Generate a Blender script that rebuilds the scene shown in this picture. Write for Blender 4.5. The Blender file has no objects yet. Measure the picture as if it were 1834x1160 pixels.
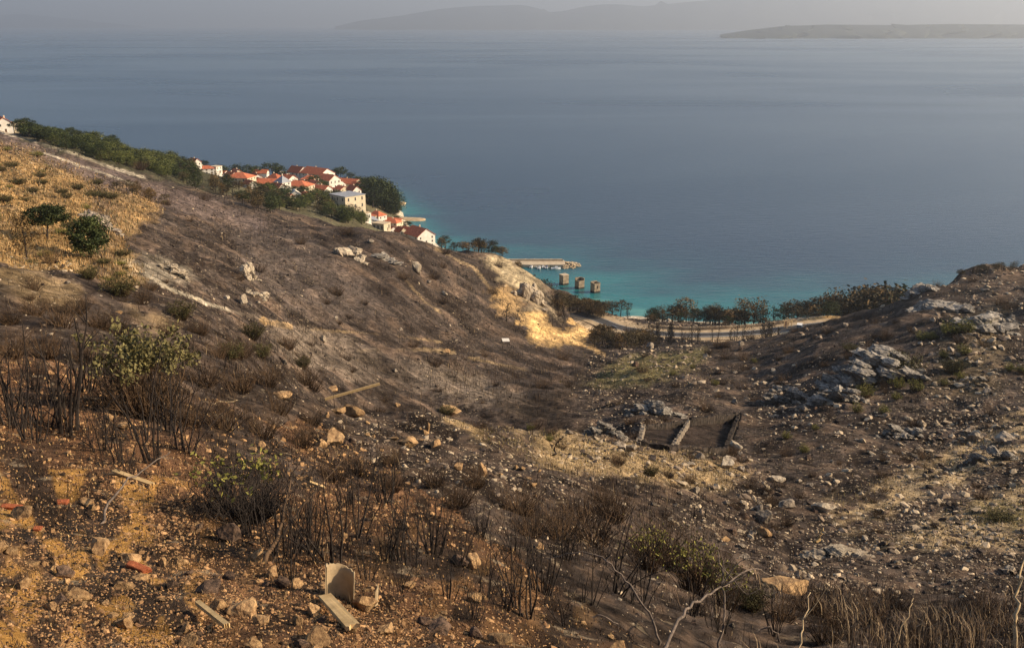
import bpy, bmesh, math, random
import numpy as np
from mathutils import Vector, Matrix

# ------------------------------------------------------------------ camera, sky, sun, exposure
scene = bpy.context.scene
H, PITCH, FPX, W0, H0 = 165.0, math.radians(17.0), 1761.0, 1834.0, 1160.0
cam_d = bpy.data.cameras.new('camera'); cam = bpy.data.objects.new('camera', cam_d)
scene.collection.objects.link(cam); scene.camera = cam
cam.location = (0, 0, H); cam.rotation_euler = (math.pi / 2 - PITCH, 0, 0)
cam_d.sensor_width = 36.0; cam_d.lens = 36.0 * FPX / W0
cam_d.clip_start = 0.1; cam_d.clip_end = 120000

SUN_AZ, SUN_EL = math.radians(88.0), math.radians(27.0)      # azimuth clockwise from the view direction (+Y)
world = bpy.data.worlds.new('World'); scene.world = world; world.use_nodes = True
wn = world.node_tree.nodes; wl = world.node_tree.links
sky = wn.new('ShaderNodeTexSky'); sky.sky_type = 'NISHITA'; sky.sun_disc = False
sky.sun_elevation = SUN_EL; sky.sun_rotation = SUN_AZ
sky.altitude = 165; sky.air_density = 1.0; sky.dust_density = 2.2; sky.ozone_density = 2.0
wn['Background'].inputs['Strength'].default_value = 0.085
wl.new(sky.outputs[0], wn['Background'].inputs['Color'])

sun_d = bpy.data.lights.new('sun', 'SUN'); sun = bpy.data.objects.new('sun', sun_d)
scene.collection.objects.link(sun)
sun_d.energy = 4.3; sun_d.angle = math.radians(0.6); sun_d.color = (1.0, 0.79, 0.55)
sdir = Vector((math.sin(SUN_AZ) * math.cos(SUN_EL), math.cos(SUN_AZ) * math.cos(SUN_EL), math.sin(SUN_EL)))
sun.rotation_euler = sdir.to_track_quat('Z', 'Y').to_euler()
vs = scene.view_settings
vs.view_transform = 'Standard'; vs.look = 'None'; vs.gamma = 1; vs.exposure = 0.85; vs.use_curve_mapping = False
scene.cycles.volume_bounces = 0
scene.cycles.max_bounces = 5
scene.cycles.use_denoising = True

HAZE_DENSITY = 7e-5

# ------------------------------------------------------------------ helpers
rng = np.random.default_rng(11)
random.seed(5)
COL = scene.collection
CP, SP = math.cos(PITCH), math.sin(PITCH)

def pix(u, v, d):
    """world point on the ray of pixel (u, v) of the photograph at depth d"""
    a = (u - W0 / 2) / FPX; b = (H0 / 2 - v) / FPX
    return np.array([d * a, d * (CP + b * SP), H - d * (SP - b * CP)])

def pix_z(u, v, z):
    b = (H0 / 2 - v) / FPX
    return pix(u, v, (H - z) / (SP - b * CP))

def project(x, y, z):
    dz = z - H
    d = y * CP - dz * SP
    d = np.maximum(d, 0.05)
    return W0 / 2 + FPX * x / d, H0 / 2 - FPX * (y * SP + dz * CP) / d, d

def _hash(ix, iy, seed):
    h = (ix.astype(np.int64) * 374761393 + iy.astype(np.int64) * 668265263 + seed * 1442695041) & 0xFFFFFFFF
    h = ((h ^ (h >> 13)) * 1274126177) & 0xFFFFFFFF
    return (h ^ (h >> 16)) & 0xFFFFFFFF

def noise2(x, y, seed=0):
    ix = np.floor(x); iy = np.floor(y)
    fx = x - ix; fy = y - iy
    ux = fx * fx * fx * (fx * (fx * 6 - 15) + 10); uy = fy * fy * fy * (fy * (fy * 6 - 15) + 10)
    out = 0
    for ox in (0, 1):
        for oy in (0, 1):
            a = _hash(ix + ox, iy + oy, seed) * (2 * math.pi / 4294967296.0)
            g = np.cos(a) * (fx - ox) + np.sin(a) * (fy - oy)
            out = out + g * (ux if ox else 1 - ux) * (uy if oy else 1 - uy)
    return out * 1.5

def fbm(x, y, seed=0, octs=4, gain=0.5):
    s = 0; a = 1.0
    for i in range(octs):
        s = s + a * noise2(x * 2 ** i, y * 2 ** i, seed + i); a *= gain
    return s

def sstep(a, b, x):
    t = np.clip((x - a) / (b - a), 0, 1); return t * t * (3 - 2 * t)

def mesh_np(name, verts, faces, smooth=False):
    """verts (n,3); faces: list of (m,k) int arrays"""
    me = bpy.data.meshes.new(name)
    verts = np.asarray(verts, dtype=np.float32)
    me.vertices.add(len(verts)); me.vertices.foreach_set('co', verts.ravel())
    faces = [np.asarray(f, dtype=np.int32) for f in faces if len(f)]
    loops = np.concatenate([f.ravel() for f in faces])
    tot = np.concatenate([np.full(len(f), f.shape[1], dtype=np.int32) for f in faces])
    start = np.concatenate([[0], np.cumsum(tot)[:-1]]).astype(np.int32)
    me.loops.add(len(loops)); me.loops.foreach_set('vertex_index', loops)
    me.polygons.add(len(tot)); me.polygons.foreach_set('loop_start', start)
    me.polygons.foreach_set('loop_total', tot)
    me.polygons.foreach_set('use_smooth', np.full(len(tot), bool(smooth)))
    me.update(calc_edges=True)
    return me

def add_color(me, cols, name='Col'):
    at = me.attributes.new(name, 'FLOAT_COLOR', 'POINT')
    c = np.ones((len(me.vertices), 4), dtype=np.float32); c[:, :3] = cols
    at.data.foreach_set('color', c.ravel())

def obj(name, me, material=None, parent=None, loc=None, rot=None, scale=None):
    o = bpy.data.objects.new(name, me); COL.objects.link(o)
    if me is not None and material is not None and not me.materials: me.materials.append(material)
    if parent is not None: o.parent = parent
    if loc is not None: o.location = [float(q) for q in loc]
    if rot is not None: o.rotation_euler = rot
    if scale is not None: o.scale = scale if hasattr(scale, '__len__') else (scale,) * 3
    return o

def tag(o, label=None, cat=None, group=None, kind=None):
    if label: o['label'] = label
    if cat: o['category'] = cat
    if group: o['group'] = group
    if kind: o['kind'] = kind
    return o

def copy_tree(root, loc, rz=0.0, scale=1.0, label=None, group=None, tilt=(0, 0)):
    r = root.copy(); COL.objects.link(r)
    r.location = [float(q) for q in loc]; r.rotation_euler = (tilt[0], tilt[1], rz)
    r.scale = scale if hasattr(scale, '__len__') else (scale,) * 3
    if label: r['label'] = label
    if group: r['group'] = group
    for ch in root.children:
        c = ch.copy(); COL.objects.link(c); c.parent = r
        for g in ch.children:
            e = g.copy(); COL.objects.link(e); e.parent = c
    return r

class MB:
    """collects boxes, quads and tubes for one mesh"""
    def __init__(s): s.v = []; s.f = {}; s.n = 0
    def add(s, verts, faces):
        verts = np.asarray(verts, dtype=float); s.v.append(verts)
        for f in faces:
            s.f.setdefault(len(f), []).append([i + s.n for i in f])
        s.n += len(verts)
    def box(s, x0, x1, y0, y1, z0, z1, M=None):
        v = np.array([(x, y, z) for z in (z0, z1) for y in (y0, y1) for x in (x0, x1)], float)
        if M is not None: v = np.array([M @ Vector(p) for p in v])
        s.add(v, [(0, 2, 3, 1), (4, 5, 7, 6), (0, 1, 5, 4), (2, 6, 7, 3), (0, 4, 6, 2), (1, 3, 7, 5)])
    def tube(s, pts, r0, r1, n=5, cap=True):
        pts = np.asarray(pts, float); m = len(pts)
        rr = np.linspace(r0, r1, m) if not hasattr(r0, '__len__') else np.asarray(r0)
        ring = []
        for i in range(m):
            t = pts[min(i + 1, m - 1)] - pts[max(i - 1, 0)]; t = t / (np.linalg.norm(t) + 1e-9)
            a = np.cross(t, (0, 0, 1.0) if abs(t[2]) < 0.9 else (1.0, 0, 0)); a /= np.linalg.norm(a) + 1e-9
            b = np.cross(t, a)
            for k in range(n):
                an = 2 * math.pi * k / n
                ring.append(pts[i] + rr[i] * (math.cos(an) * a + math.sin(an) * b))
        fs = []
        for i in range(m - 1):
            for k in range(n):
                fs.append((i * n + k, i * n + (k + 1) % n, (i + 1) * n + (k + 1) % n, (i + 1) * n + k))
        if cap: fs += [tuple(range(n - 1, -1, -1)), tuple((m - 1) * n + k for k in range(n))]
        s.add(ring, fs)
    def mesh(s, name, smooth=False):
        return mesh_np(name, np.concatenate(s.v), [np.array(f) for f in s.f.values()], smooth)

# ------------------------------------------------------------------ materials
def new_mat(name):
    m = bpy.data.materials.new(name); m.use_nodes = True
    b = m.node_tree.nodes['Principled BSDF']
    b.inputs['Roughness'].default_value = 0.9
    b.inputs['Specular IOR Level'].default_value = 0.15
    return m, m.node_tree.nodes, m.node_tree.links, b

def nmat(name, c1, c2=None, scale=3.0, rough=0.9, bump=0.0, detail=6, rand=0.0, spec=0.15, trans=0.0, attr=None, bd=None, zs=1.0):
    """noise between two colours; rand varies the value per object; attr multiplies by a colour attribute"""
    m, N, L, b = new_mat(name)
    b.inputs['Roughness'].default_value = rough; b.inputs['Specular IOR Level'].default_value = spec
    c2 = c2 or c1
    tc = N.new('ShaderNodeTexCoord'); nz = N.new('ShaderNodeTexNoise')
    nz.inputs['Scale'].default_value = scale; nz.inputs['Detail'].default_value = detail
    nz.inputs['Roughness'].default_value = 0.65
    if zs != 1.0:
        mp = N.new('ShaderNodeMapping'); mp.inputs['Scale'].default_value = (1, 1, zs)
        L.new(tc.outputs['Object'], mp.inputs['Vector']); L.new(mp.outputs[0], nz.inputs['Vector'])
    else: L.new(tc.outputs['Object'], nz.inputs['Vector'])
    cr = N.new('ShaderNodeValToRGB'); cr.color_ramp.elements[0].position = 0.36; cr.color_ramp.elements[1].position = 0.64
    cr.color_ramp.elements[0].color = (*c1, 1); cr.color_ramp.elements[1].color = (*c2, 1)
    L.new(nz.outputs[0], cr.inputs[0])
    out = cr.outputs[0]
    if attr:
        at = N.new('ShaderNodeAttribute'); at.attribute_name = attr
        mx = N.new('ShaderNodeMix'); mx.data_type = 'RGBA'; mx.blend_type = 'MULTIPLY'; mx.inputs[0].default_value = 1
        L.new(out, mx.inputs[6]); L.new(at.outputs['Color'], mx.inputs[7]); out = mx.outputs[2]
    if rand:
        oi = N.new('ShaderNodeObjectInfo'); mr = N.new('ShaderNodeMapRange')
        mr.inputs[3].default_value = 1 - rand; mr.inputs[4].default_value = 1 + rand
        L.new(oi.outputs['Random'], mr.inputs[0])
        hs = N.new('ShaderNodeHueSaturation'); L.new(out, hs.inputs['Color']); L.new(mr.outputs[0], hs.inputs['Value'])
        out = hs.outputs[0]
    L.new(out, b.inputs['Base Color'])
    if bump:
        bp = N.new('ShaderNodeBump'); bp.inputs['Strength'].default_value = bump; bp.inputs['Distance'].default_value = bd or 0.1 / max(scale, 0.05)
        L.new(nz.outputs[0], bp.inputs['Height']); L.new(bp.outputs[0], b.inputs['Normal'])
    if trans:
        b.inputs['Subsurface Weight'].default_value = 0.0
    return m

M = {}
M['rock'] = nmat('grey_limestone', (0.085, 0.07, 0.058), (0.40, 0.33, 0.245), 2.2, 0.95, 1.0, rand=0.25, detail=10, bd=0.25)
M['rock_far'] = nmat('weathered_limestone', (0.075, 0.068, 0.06), (0.40, 0.355, 0.29), 2.2, 0.95, 1.0, rand=0.3, detail=12, bd=0.35, zs=3.0)
M['rock_pale'] = nmat('pale_boulder', (0.22, 0.17, 0.12), (0.52, 0.44, 0.32), 2.4, 0.95, 1.0, rand=0.12, detail=10, bd=0.2)
M['rock_tan'] = nmat('tan_stone', (0.15, 0.085, 0.042), (0.42, 0.27, 0.13), 2.4, 0.95, 1.0, rand=0.35, detail=10, bd=0.03)
M['rock_dark'] = nmat('scorched_stone', (0.028, 0.021, 0.017), (0.15, 0.095, 0.062), 2.4, 0.95, 1.0, rand=0.3, detail=10, bd=0.03)
M['wall_dark'] = nmat('scorched_drystone', (0.014, 0.012, 0.010), (0.07, 0.054, 0.042), 1.6, 0.95, 1.0, detail=8, bd=0.15)  # shade of the plot walls is put into this stone colour
M['brick'] = nmat('terracotta', (0.20, 0.055, 0.025), (0.36, 0.115, 0.05), 3.0, 0.9, 0.8, rand=0.15, detail=9, bd=0.02)
M['char'] = nmat('charred_wood', (0.012, 0.010, 0.009), (0.045, 0.035, 0.028), 20.0, 0.85, 0.4, rand=0.3)
M['char_brown'] = nmat('scorched_twigs', (0.034, 0.023, 0.015), (0.12, 0.074, 0.040), 3.0, 0.9, 0.0, rand=0.3)
M['deadwood'] = nmat('bleached_wood', (0.07, 0.055, 0.045), (0.20, 0.155, 0.12), 14.0, 0.85, 0.5)
M['straw'] = nmat('pale_dry_stem', (0.36, 0.25, 0.13), (0.52, 0.40, 0.24), 14.0, 0.8, 0.2)
M['plank'] = nmat('sawn_wood', (0.40, 0.27, 0.12), (0.58, 0.41, 0.20), 6.0, 0.8, 0.3)
M['leaf_olive'] = nmat('olive_leaves', (0.09, 0.078, 0.03), (0.25, 0.215, 0.085), 5.0, 0.7, 0, rand=0.2)
M['leaf_green'] = nmat('dull_green_leaves', (0.03, 0.03, 0.012), (0.10, 0.088, 0.03), 4.0, 0.8, 0, rand=0.25)
M['leaf_yellow'] = nmat('yellow_green_leaves', (0.09, 0.085, 0.02), (0.24, 0.22, 0.05), 6.0, 0.7, 0, rand=0.15)
M['pine'] = nmat('pine_needles', (0.014, 0.022, 0.008), (0.072, 0.085, 0.026), 3.0, 0.8, 0, rand=0.3)
M['pine_light'] = nmat('light_pine_needles', (0.04, 0.052, 0.014), (0.145, 0.15, 0.042), 3.0, 0.8, 0, rand=0.25)
M['pine_scorched'] = nmat('scorched_needles', (0.020, 0.017, 0.010), (0.12, 0.090, 0.040), 3.0, 0.85, 0, rand=0.3)
M['pine_black'] = nmat('burnt_needles', (0.010, 0.009, 0.008), (0.045, 0.035, 0.026), 3.0, 0.9, 0, rand=0.3)
M['pine_brown'] = nmat('rusty_needles', (0.055, 0.038, 0.017), (0.20, 0.125, 0.048), 3.0, 0.85, 0, rand=0.25)
M['bark'] = nmat('dark_bark', (0.022, 0.018, 0.015), (0.07, 0.052, 0.04), 3.0, 0.9, 0.3, rand=0.2)
M['white_wall'] = nmat('white_render', (0.62, 0.57, 0.48), (0.74, 0.70, 0.62), 0.3, 0.9, 0, rand=0.08)
M['cream_wall'] = nmat('cream_render', (0.50, 0.42, 0.29), (0.62, 0.53, 0.38), 0.3, 0.9, 0, rand=0.1)
M['grey_wall'] = nmat('grey_render', (0.34, 0.33, 0.31), (0.42, 0.41, 0.39), 0.3, 0.9, 0, rand=0.08)
M['roof'] = nmat('red_roof_tiles', (0.30, 0.085, 0.042), (0.50, 0.165, 0.080), 0.7, 0.9, 0.3, rand=0.3, detail=9)
M['roof_grey'] = nmat('grey_roofing', (0.24, 0.25, 0.27), (0.33, 0.34, 0.36), 0.5, 0.7, 0)
M['window'] = nmat('dark_window', (0.025, 0.028, 0.03), (0.05, 0.05, 0.05), 1.0, 0.2, 0, spec=0.5)
M['shutter'] = nmat('brown_shutter', (0.09, 0.055, 0.035), (0.13, 0.08, 0.05), 1.0, 0.7, 0)
M['asphalt'] = nmat('asphalt', (0.045, 0.043, 0.042), (0.075, 0.072, 0.07), 0.6, 0.9, 0.2)
M['paint'] = nmat('white_paint', (0.6, 0.6, 0.57), (0.75, 0.74, 0.7), 1.0, 0.6, 0)
M['gravel_pale'] = nmat('pale_gravel', (0.36, 0.26, 0.15), (0.52, 0.40, 0.25), 0.35, 0.95, 0.4)
M['concrete'] = nmat('old_concrete', (0.17, 0.13, 0.09), (0.36, 0.29, 0.20), 0.45, 0.9, 0.6, rand=0.1)
M['concrete_pale'] = nmat('pale_concrete', (0.42, 0.33, 0.22), (0.56, 0.46, 0.32), 0.4, 0.9, 0.4)
M['cement_pipe'] = nmat('fibre_cement', (0.24, 0.175, 0.10), (0.40, 0.31, 0.19), 5.0, 0.85, 0.4, detail=10)
M['boat_white'] = nmat('white_hull', (0.66, 0.66, 0.64), (0.76, 0.76, 0.74), 1.0, 0.35, 0, spec=0.5)
M['boat_blue'] = nmat('blue_canvas', (0.03, 0.06, 0.14), (0.06, 0.10, 0.2), 1.0, 0.6, 0)
M['car_dark'] = nmat('dark_car_paint', (0.02, 0.022, 0.026), (0.03, 0.032, 0.036), 1.0, 0.3, 0, spec=0.5)
M['truck_blue'] = nmat('blue_truck_paint', (0.035, 0.085, 0.15), (0.05, 0.11, 0.19), 1.0, 0.4, 0, spec=0.5)
M['metal'] = nmat('galvanised_steel', (0.28, 0.28, 0.28), (0.42, 0.42, 0.41), 1.5, 0.45, 0, spec=0.5)
M['rubber'] = nmat('rubber', (0.012, 0.012, 0.012), None, 1.0, 0.8, 0)
M['sheet_white'] = nmat('white_sheet_roof', (0.60, 0.56, 0.48), (0.70, 0.66, 0.58), 0.6, 0.7, 0)

# terrain material: the ground's own colours come from a vertex attribute, grain and stones from noise
def terrain_mat():
    m, N, L, b = new_mat('burnt_hillside')
    b.inputs['Roughness'].default_value = 0.97; b.inputs['Specular IOR Level'].default_value = 0.05
    at = N.new('ShaderNodeAttribute'); at.attribute_name = 'Col'
    tc = N.new('ShaderNodeTexCoord')
    def noise(scale, detail, rough=0.6):
        n = N.new('ShaderNodeTexNoise'); n.inputs['Scale'].default_value = scale
        n.inputs['Detail'].default_value = detail; n.inputs['Roughness'].default_value = rough
        L.new(tc.outputs['Object'], n.inputs['Vector']); return n
    def mix(kind, a, bb, fac=1.0):
        x = N.new('ShaderNodeMix'); x.data_type = 'RGBA'; x.blend_type = kind
        if hasattr(fac, 'is_linked'): L.new(fac, x.inputs[0])
        else: x.inputs[0].default_value = fac
        for s, i in ((a, 6), (bb, 7)):
            if hasattr(s, 'is_linked'): L.new(s, x.inputs[i])
            else: x.inputs[i].default_value = (*s, 1)
        return x.outputs[2]
    def ramp(sock, p0, p1, c0, c1):
        r = N.new('ShaderNodeValToRGB'); r.color_ramp.elements[0].position = p0; r.color_ramp.elements[1].position = p1
        r.color_ramp.elements[0].color = (c0, c0, c0, 1); r.color_ramp.elements[1].color = (c1, c1, c1, 1)
        L.new(sock, r.inputs[0]); return r.outputs[0]
    fine = noise(0.8, 15, 0.75); mid = noise(0.09, 8, 0.62)
    col = mix('MULTIPLY', at.outputs['Color'], ramp(mid.outputs[0], 0.35, 0.65, 0.62, 1.30))
    col = mix('MULTIPLY', col, ramp(fine.outputs[0], 0.38, 0.62, 0.35, 1.85))
    st = noise(1.7, 12, 0.70)                               # pale stones showing through the char
    fac = ramp(st.outputs[0], 0.585, 0.63, 0.0, 1.0)
    fm = N.new('ShaderNodeMath'); fm.operation = 'MULTIPLY'; L.new(fac, fm.inputs[0]); L.new(at.outputs['Alpha'], fm.inputs[1])
    col = mix('MIX', col, (0.37, 0.29, 0.19), fm.outputs[0])
    L.new(col, b.inputs['Base Color'])
    bp = N.new('ShaderNodeBump'); bp.inputs['Strength'].default_value = 0.8; bp.inputs['Distance'].default_value = 0.35
    L.new(fine.outputs[0], bp.inputs['Height']); L.new(bp.outputs[0], b.inputs['Normal'])
    return m
M['terrain'] = terrain_mat()

def sea_mat():
    m, N, L, b = new_mat('sea_water')
    at = N.new('ShaderNodeAttribute'); at.attribute_name = 'Col'
    L.new(at.outputs['Color'], b.inputs['Base Color'])
    b.inputs['IOR'].default_value = 1.33; b.inputs['Specular IOR Level'].default_value = 0.5
    tc = N.new('ShaderNodeTexCoord'); mp = N.new('ShaderNodeMapping')
    mp.inputs['Scale'].default_value = (0.35, 1.0, 1.0); mp.inputs['Rotation'].default_value = (0, 0, 0.12)
    L.new(tc.outputs['Object'], mp.inputs['Vector'])
    n1 = N.new('ShaderNodeTexNoise'); n1.inputs['Scale'].default_value = 0.22; n1.inputs['Detail'].default_value = 5
    n1.inputs['Roughness'].default_value = 0.6
    L.new(mp.outputs[0], n1.inputs['Vector'])
    mp2 = N.new('ShaderNodeMapping'); mp2.inputs['Scale'].default_value = (0.0006, 0.0013, 1.0); mp2.inputs['Rotation'].default_value = (0, 0, -0.10)
    L.new(tc.outputs['Object'], mp2.inputs['Vector'])
    n2 = N.new('ShaderNodeTexNoise'); n2.inputs['Scale'].default_value = 1.0; n2.inputs['Detail'].default_value = 6
    n2.inputs['Distortion'].default_value = 0.6
    L.new(mp2.outputs[0], n2.inputs['Vector'])
    mr = N.new('ShaderNodeMapRange'); mr.inputs[1].default_value = 0.4; mr.inputs[2].default_value = 0.62
    mr.inputs[3].default_value = 0.22; mr.inputs[4].default_value = 0.29
    L.new(n2.outputs[0], mr.inputs[0]); L.new(mr.outputs[0], b.inputs['Roughness'])
    bp = N.new('ShaderNodeBump'); bp.inputs['Strength'].default_value = 0.6; bp.inputs['Distance'].default_value = 1.3
    L.new(n1.outputs[0], bp.inputs['Height']); L.new(bp.outputs[0], b.inputs['Normal'])
    return m
M['sea'] = sea_mat()

# ------------------------------------------------------------------ terrain: a height field through control points
TAB = {   # photo column: (photo row, distance) of the ground seen there
 -200: [(1160, 4.5), (1000, 7), (900, 9.5), (800, 13), (700, 18), (600, 28), (500, 50), (400, 110), (300, 230), (230, 450), (205, 560)],
 0: [(1160, 5), (1000, 8), (900, 11), (800, 15), (700, 22), (620, 32), (560, 45), (500, 75), (450, 110), (400, 150), (350, 210), (300, 300), (260, 430), (240, 540)],
 150: [(1160, 5.2), (1000, 8.5), (900, 11.5), (800, 16), (720, 22), (650, 32), (600, 45), (560, 62), (500, 95), (450, 135), (400, 190), (350, 260), (300, 400), (270, 520), (255, 600)],
 300: [(1160, 5.5), (1000, 9), (900, 12.5), (800, 18), (720, 25), (670, 33), (640, 42), (600, 65), (560, 90), (520, 120), (480, 155), (440, 205), (400, 270), (360, 370), (330, 500), (310, 640), (295, 760)],
 450: [(1160, 5.8), (1000, 9.5), (900, 14), (800, 21), (740, 30), (700, 40), (680, 50), (650, 80), (620, 105), (580, 140), (540, 175), (500, 220), (460, 275), (420, 345), (390, 420), (370, 500), (350, 640), (330, 780), (320, 850)],
 600: [(1160, 6), (1050, 8), (950, 12.5), (880, 19), (820, 28), (770, 38), (735, 50), (700, 130), (670, 150), (620, 185), (580, 215), (540, 250), (500, 290), (460, 330), (430, 370), (410, 400), (380, 640), (350, 800), (330, 900), (318, 960)],
 700: [(420, 430), (432, 400), (460, 365)],
 750: [(1160, 6.5), (1050, 9), (950, 14), (880, 22), (840, 29), (800, 40), (765, 52), (750, 62), (735, 160), (700, 185), (660, 215), (620, 250), (580, 285), (540, 320), (500, 360), (470, 395), (445, 430), (432, 455)],
 900: [(1160, 7), (1050, 10.5), (950, 19), (900, 26), (860, 36), (820, 50), (790, 66), (765, 85), (745, 165), (720, 200), (690, 235), (660, 270), (630, 305), (600, 345), (570, 385), (540, 420), (510, 455), (480, 500), (460, 530)],
 975: [(600, 412), (585, 425), (560, 450), (530, 482), (505, 515)],
 1000: [(1160, 8), (1080, 11), (1000, 18), (950, 24), (900, 33), (860, 45), (820, 65), (790, 85), (775, 100), (755, 160), (740, 185), (710, 225), (680, 270), (655, 315), (635, 360), (620, 395), (606, 412), (590, 440), (560, 480)],
 1050: [(1160, 8.5), (1080, 12), (1000, 20), (950, 27), (900, 38), (860, 52), (820, 72), (795, 92), (782, 105), (765, 155), (745, 185), (720, 215), (690, 260), (665, 310), (645, 360), (630, 400), (615, 440), (600, 475), (575, 520), (560, 550)],
 1120: [(1160, 9.5), (1080, 14), (1000, 24), (950, 33), (900, 46), (860, 62), (820, 82), (795, 105), (785, 118), (770, 140), (740, 175), (710, 215), (680, 265), (655, 320), (640, 365), (632, 400), (595, 485), (575, 530)],
 1200: [(1160, 11), (1080, 17), (1000, 29), (950, 40), (900, 55), (850, 78), (810, 105), (790, 125), (750, 150), (720, 185), (690, 230), (665, 280), (645, 330), (630, 380), (622, 410), (598, 482), (580, 520)],
 1350: [(1160, 14), (1100, 22), (1040, 36), (1000, 47), (950, 62), (900, 80), (850, 103), (800, 130), (760, 160), (720, 200), (690, 240), (660, 290), (635, 345), (615, 400), (608, 420), (595, 478), (582, 510)],
 1430: [(700, 205), (660, 250), (630, 300), (600, 385), (590, 415), (580, 480)],
 1500: [(1160, 17), (1100, 27), (1040, 42), (1000, 54), (950, 70), (900, 88), (850, 108), (800, 130), (760, 150), (720, 172), (690, 195), (660, 225), (630, 265), (600, 320), (584, 370), (572, 420)],
 1650: [(1160, 19), (1100, 30), (1040, 46), (1000, 58), (950, 75), (900, 94), (850, 115), (800, 135), (760, 152), (720, 168), (690, 182), (660, 198), (640, 212), (600, 250), (570, 290), (550, 330), (532, 370), (520, 400)],
 1700: [(545, 335), (520, 380), (502, 420)],
 1590: [(600, 270), (580, 320), (562, 370), (553, 405)],
 1750: [(1160, 19.5), (1000, 59), (900, 93), (800, 132), (700, 178), (640, 205), (600, 230), (570, 258), (545, 330), (520, 370), (500, 405), (485, 440)],
 1834: [(1160, 20), (1100, 32), (1040, 48), (1000, 60), (950, 76), (900, 93), (850, 112), (800, 130), (760, 146), (720, 165), (680, 190), (640, 215), (600, 245), (575, 270), (550, 310), (520, 360), (495, 420), (478, 470)],
 2050: [(1160, 20), (1000, 60), (900, 90), (800, 125), (700, 180), (600, 240), (500, 360), (460, 460)],
}
HID = {   # photo column: (distance, height) of ground the photo does not show
 -200: [(700, 110), (900, 50), (1100, 5)], 0: [(650, 95), (900, 40), (1100, -4)], 150: [(750, 60), (950, 10), (1100, -6)],
 300: [(900, 20), (1000, -3), (1120, -8)], 450: [(950, 8), (1020, -5), (1120, -8)],
 600: [(85, 127), (480, 64), (1010, 6), (1050, -4), (1120, -8)], 700: [(600, 38), (720, 17), (820, 6), (905, 3), (950, -3), (1020, -6), (1120, -8)],
 750: [(110, 118), (560, 38), (650, 20), (700, 13), (760, 4), (800, 0.5), (850, -3), (950, -6), (1100, -8)],
 900: [(120, 112), (590, 20), (640, 5), (670, -2), (720, -5), (820, -7), (1000, -8)], 975: [(560, 18), (600, 8), (645, -1.5)],
 1000: [(130, 107), (530, 27), (570, 16), (605, 8), (640, -1), (680, -4), (800, -7), (1000, -8)],
 1050: [(135, 105), (590, 2), (620, -3), (700, -6), (1000, -8)], 1120: [(440, 27), (562, 3), (588, -1.5), (650, -5), (800, -7), (1000, -8)],
 1200: [(450, 25), (556, 2.5), (582, -1.5), (640, -5), (800, -7), (1000, -8)], 1350: [(450, 23.5), (545, 3), (572, -1.5), (640, -5), (800, -7), (1000, -8)],
 1590: [(440, 36), (500, 10), (540, -1), (600, -5)], 1700: [(470, 26), (530, -2)],
 1430: [(445, 27), (520, 13), (560, 1), (585, -2)],
 1500: [(480, 22), (520, 11), (556, 0.5), (580, -2), (650, -5), (800, -7), (1000, -8)], 1650: [(430, 34), (490, 9), (530, -2), (620, -6), (800, -8), (1000, -8)],
 1750: [(285, 79), (480, 28), (540, -2), (650, -6)], 1834: [(520, 22), (570, -2), (700, -6), (1000, -8)], 2050: [(520, 30), (600, -3), (800, -7), (1000, -8)],
}
cs, ce = [], []
def add_ctrl(p):
    r = math.hypot(p[0], p[1]); cs.append((math.atan2(p[0], p[1]), math.log(r))); ce.append((p[2] - H) / r)
for u, L_ in TAB.items():
    for v, d in L_: add_ctrl(pix(u, v, d))
for u, L_ in HID.items():
    for d, z in L_:
        b = (SP - (H - z) / d) / CP
        add_ctrl(pix(u, H0 / 2 - b * FPX, d))
for th, fall in ((-0.8, 0.25), (-0.4, 0.35), (0.0, 0.45), (0.3, 0.62), (0.6, 0.7), (0.9, 0.6)):
    for r in (0.6, 1.5, 3.0):
        add_ctrl((r * math.sin(th), r * math.cos(th), H - 1.75 - fall * r * 0.7))
cs = np.array(cs); ce = np.array(ce)
TS = 2.2
def tps_design(A, B):
    d2 = ((A[:, None, 0] - B[None, :, 0]) * TS) ** 2 + (A[:, None, 1] - B[None, :, 1]) ** 2
    return 0.5 * d2 * np.log(d2 + 1e-12)
n = len(cs)
K = tps_design(cs, cs) + 2e-4 * np.eye(n)
Pm = np.c_[np.ones(n), cs]
sol = np.linalg.solve(np.block([[K, Pm], [Pm.T, np.zeros((3, 3))]]), np.r_[ce, np.zeros(3)])

TH = np.concatenate([np.linspace(-1.0, -0.60, 30)[:-1], np.linspace(-0.60, 0.60, 660), np.linspace(0.60, 1.0, 30)[1:]])
QQ = np.concatenate([np.linspace(math.log(0.6), math.log(4.2), 40)[:-1], np.linspace(math.log(4.2), math.log(1150.0), 960)])
# spline on a coarse grid, then interpolated
ct = np.linspace(-1.0, 1.0, 201); cq = np.linspace(QQ[0], QQ[-1], 301)
G = np.stack(np.meshgrid(ct, cq), -1).reshape(-1, 2)
E = np.empty(len(G))
for i in range(0, len(G), 6000):
    g = G[i:i + 6000]
    E[i:i + 6000] = tps_design(g, cs) @ sol[:n] + np.c_[np.ones(len(g)), g] @ sol[n:]
E = E.reshape(len(cq), len(ct))

def bil(Tx, Qx, grid, th, q):
    fi = np.clip(np.interp(th, Tx, np.arange(len(Tx))), 0, len(Tx) - 1.001); fj = np.clip(np.interp(q, Qx, np.arange(len(Qx))), 0, len(Qx) - 1.001)
    i = fi.astype(int); j = fj.astype(int); a = fi - i; b = fj - j
    return (grid[j, i] * (1 - a) + grid[j, i + 1] * a) * (1 - b) + (grid[j + 1, i] * (1 - a) + grid[j + 1, i + 1] * a) * b

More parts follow.
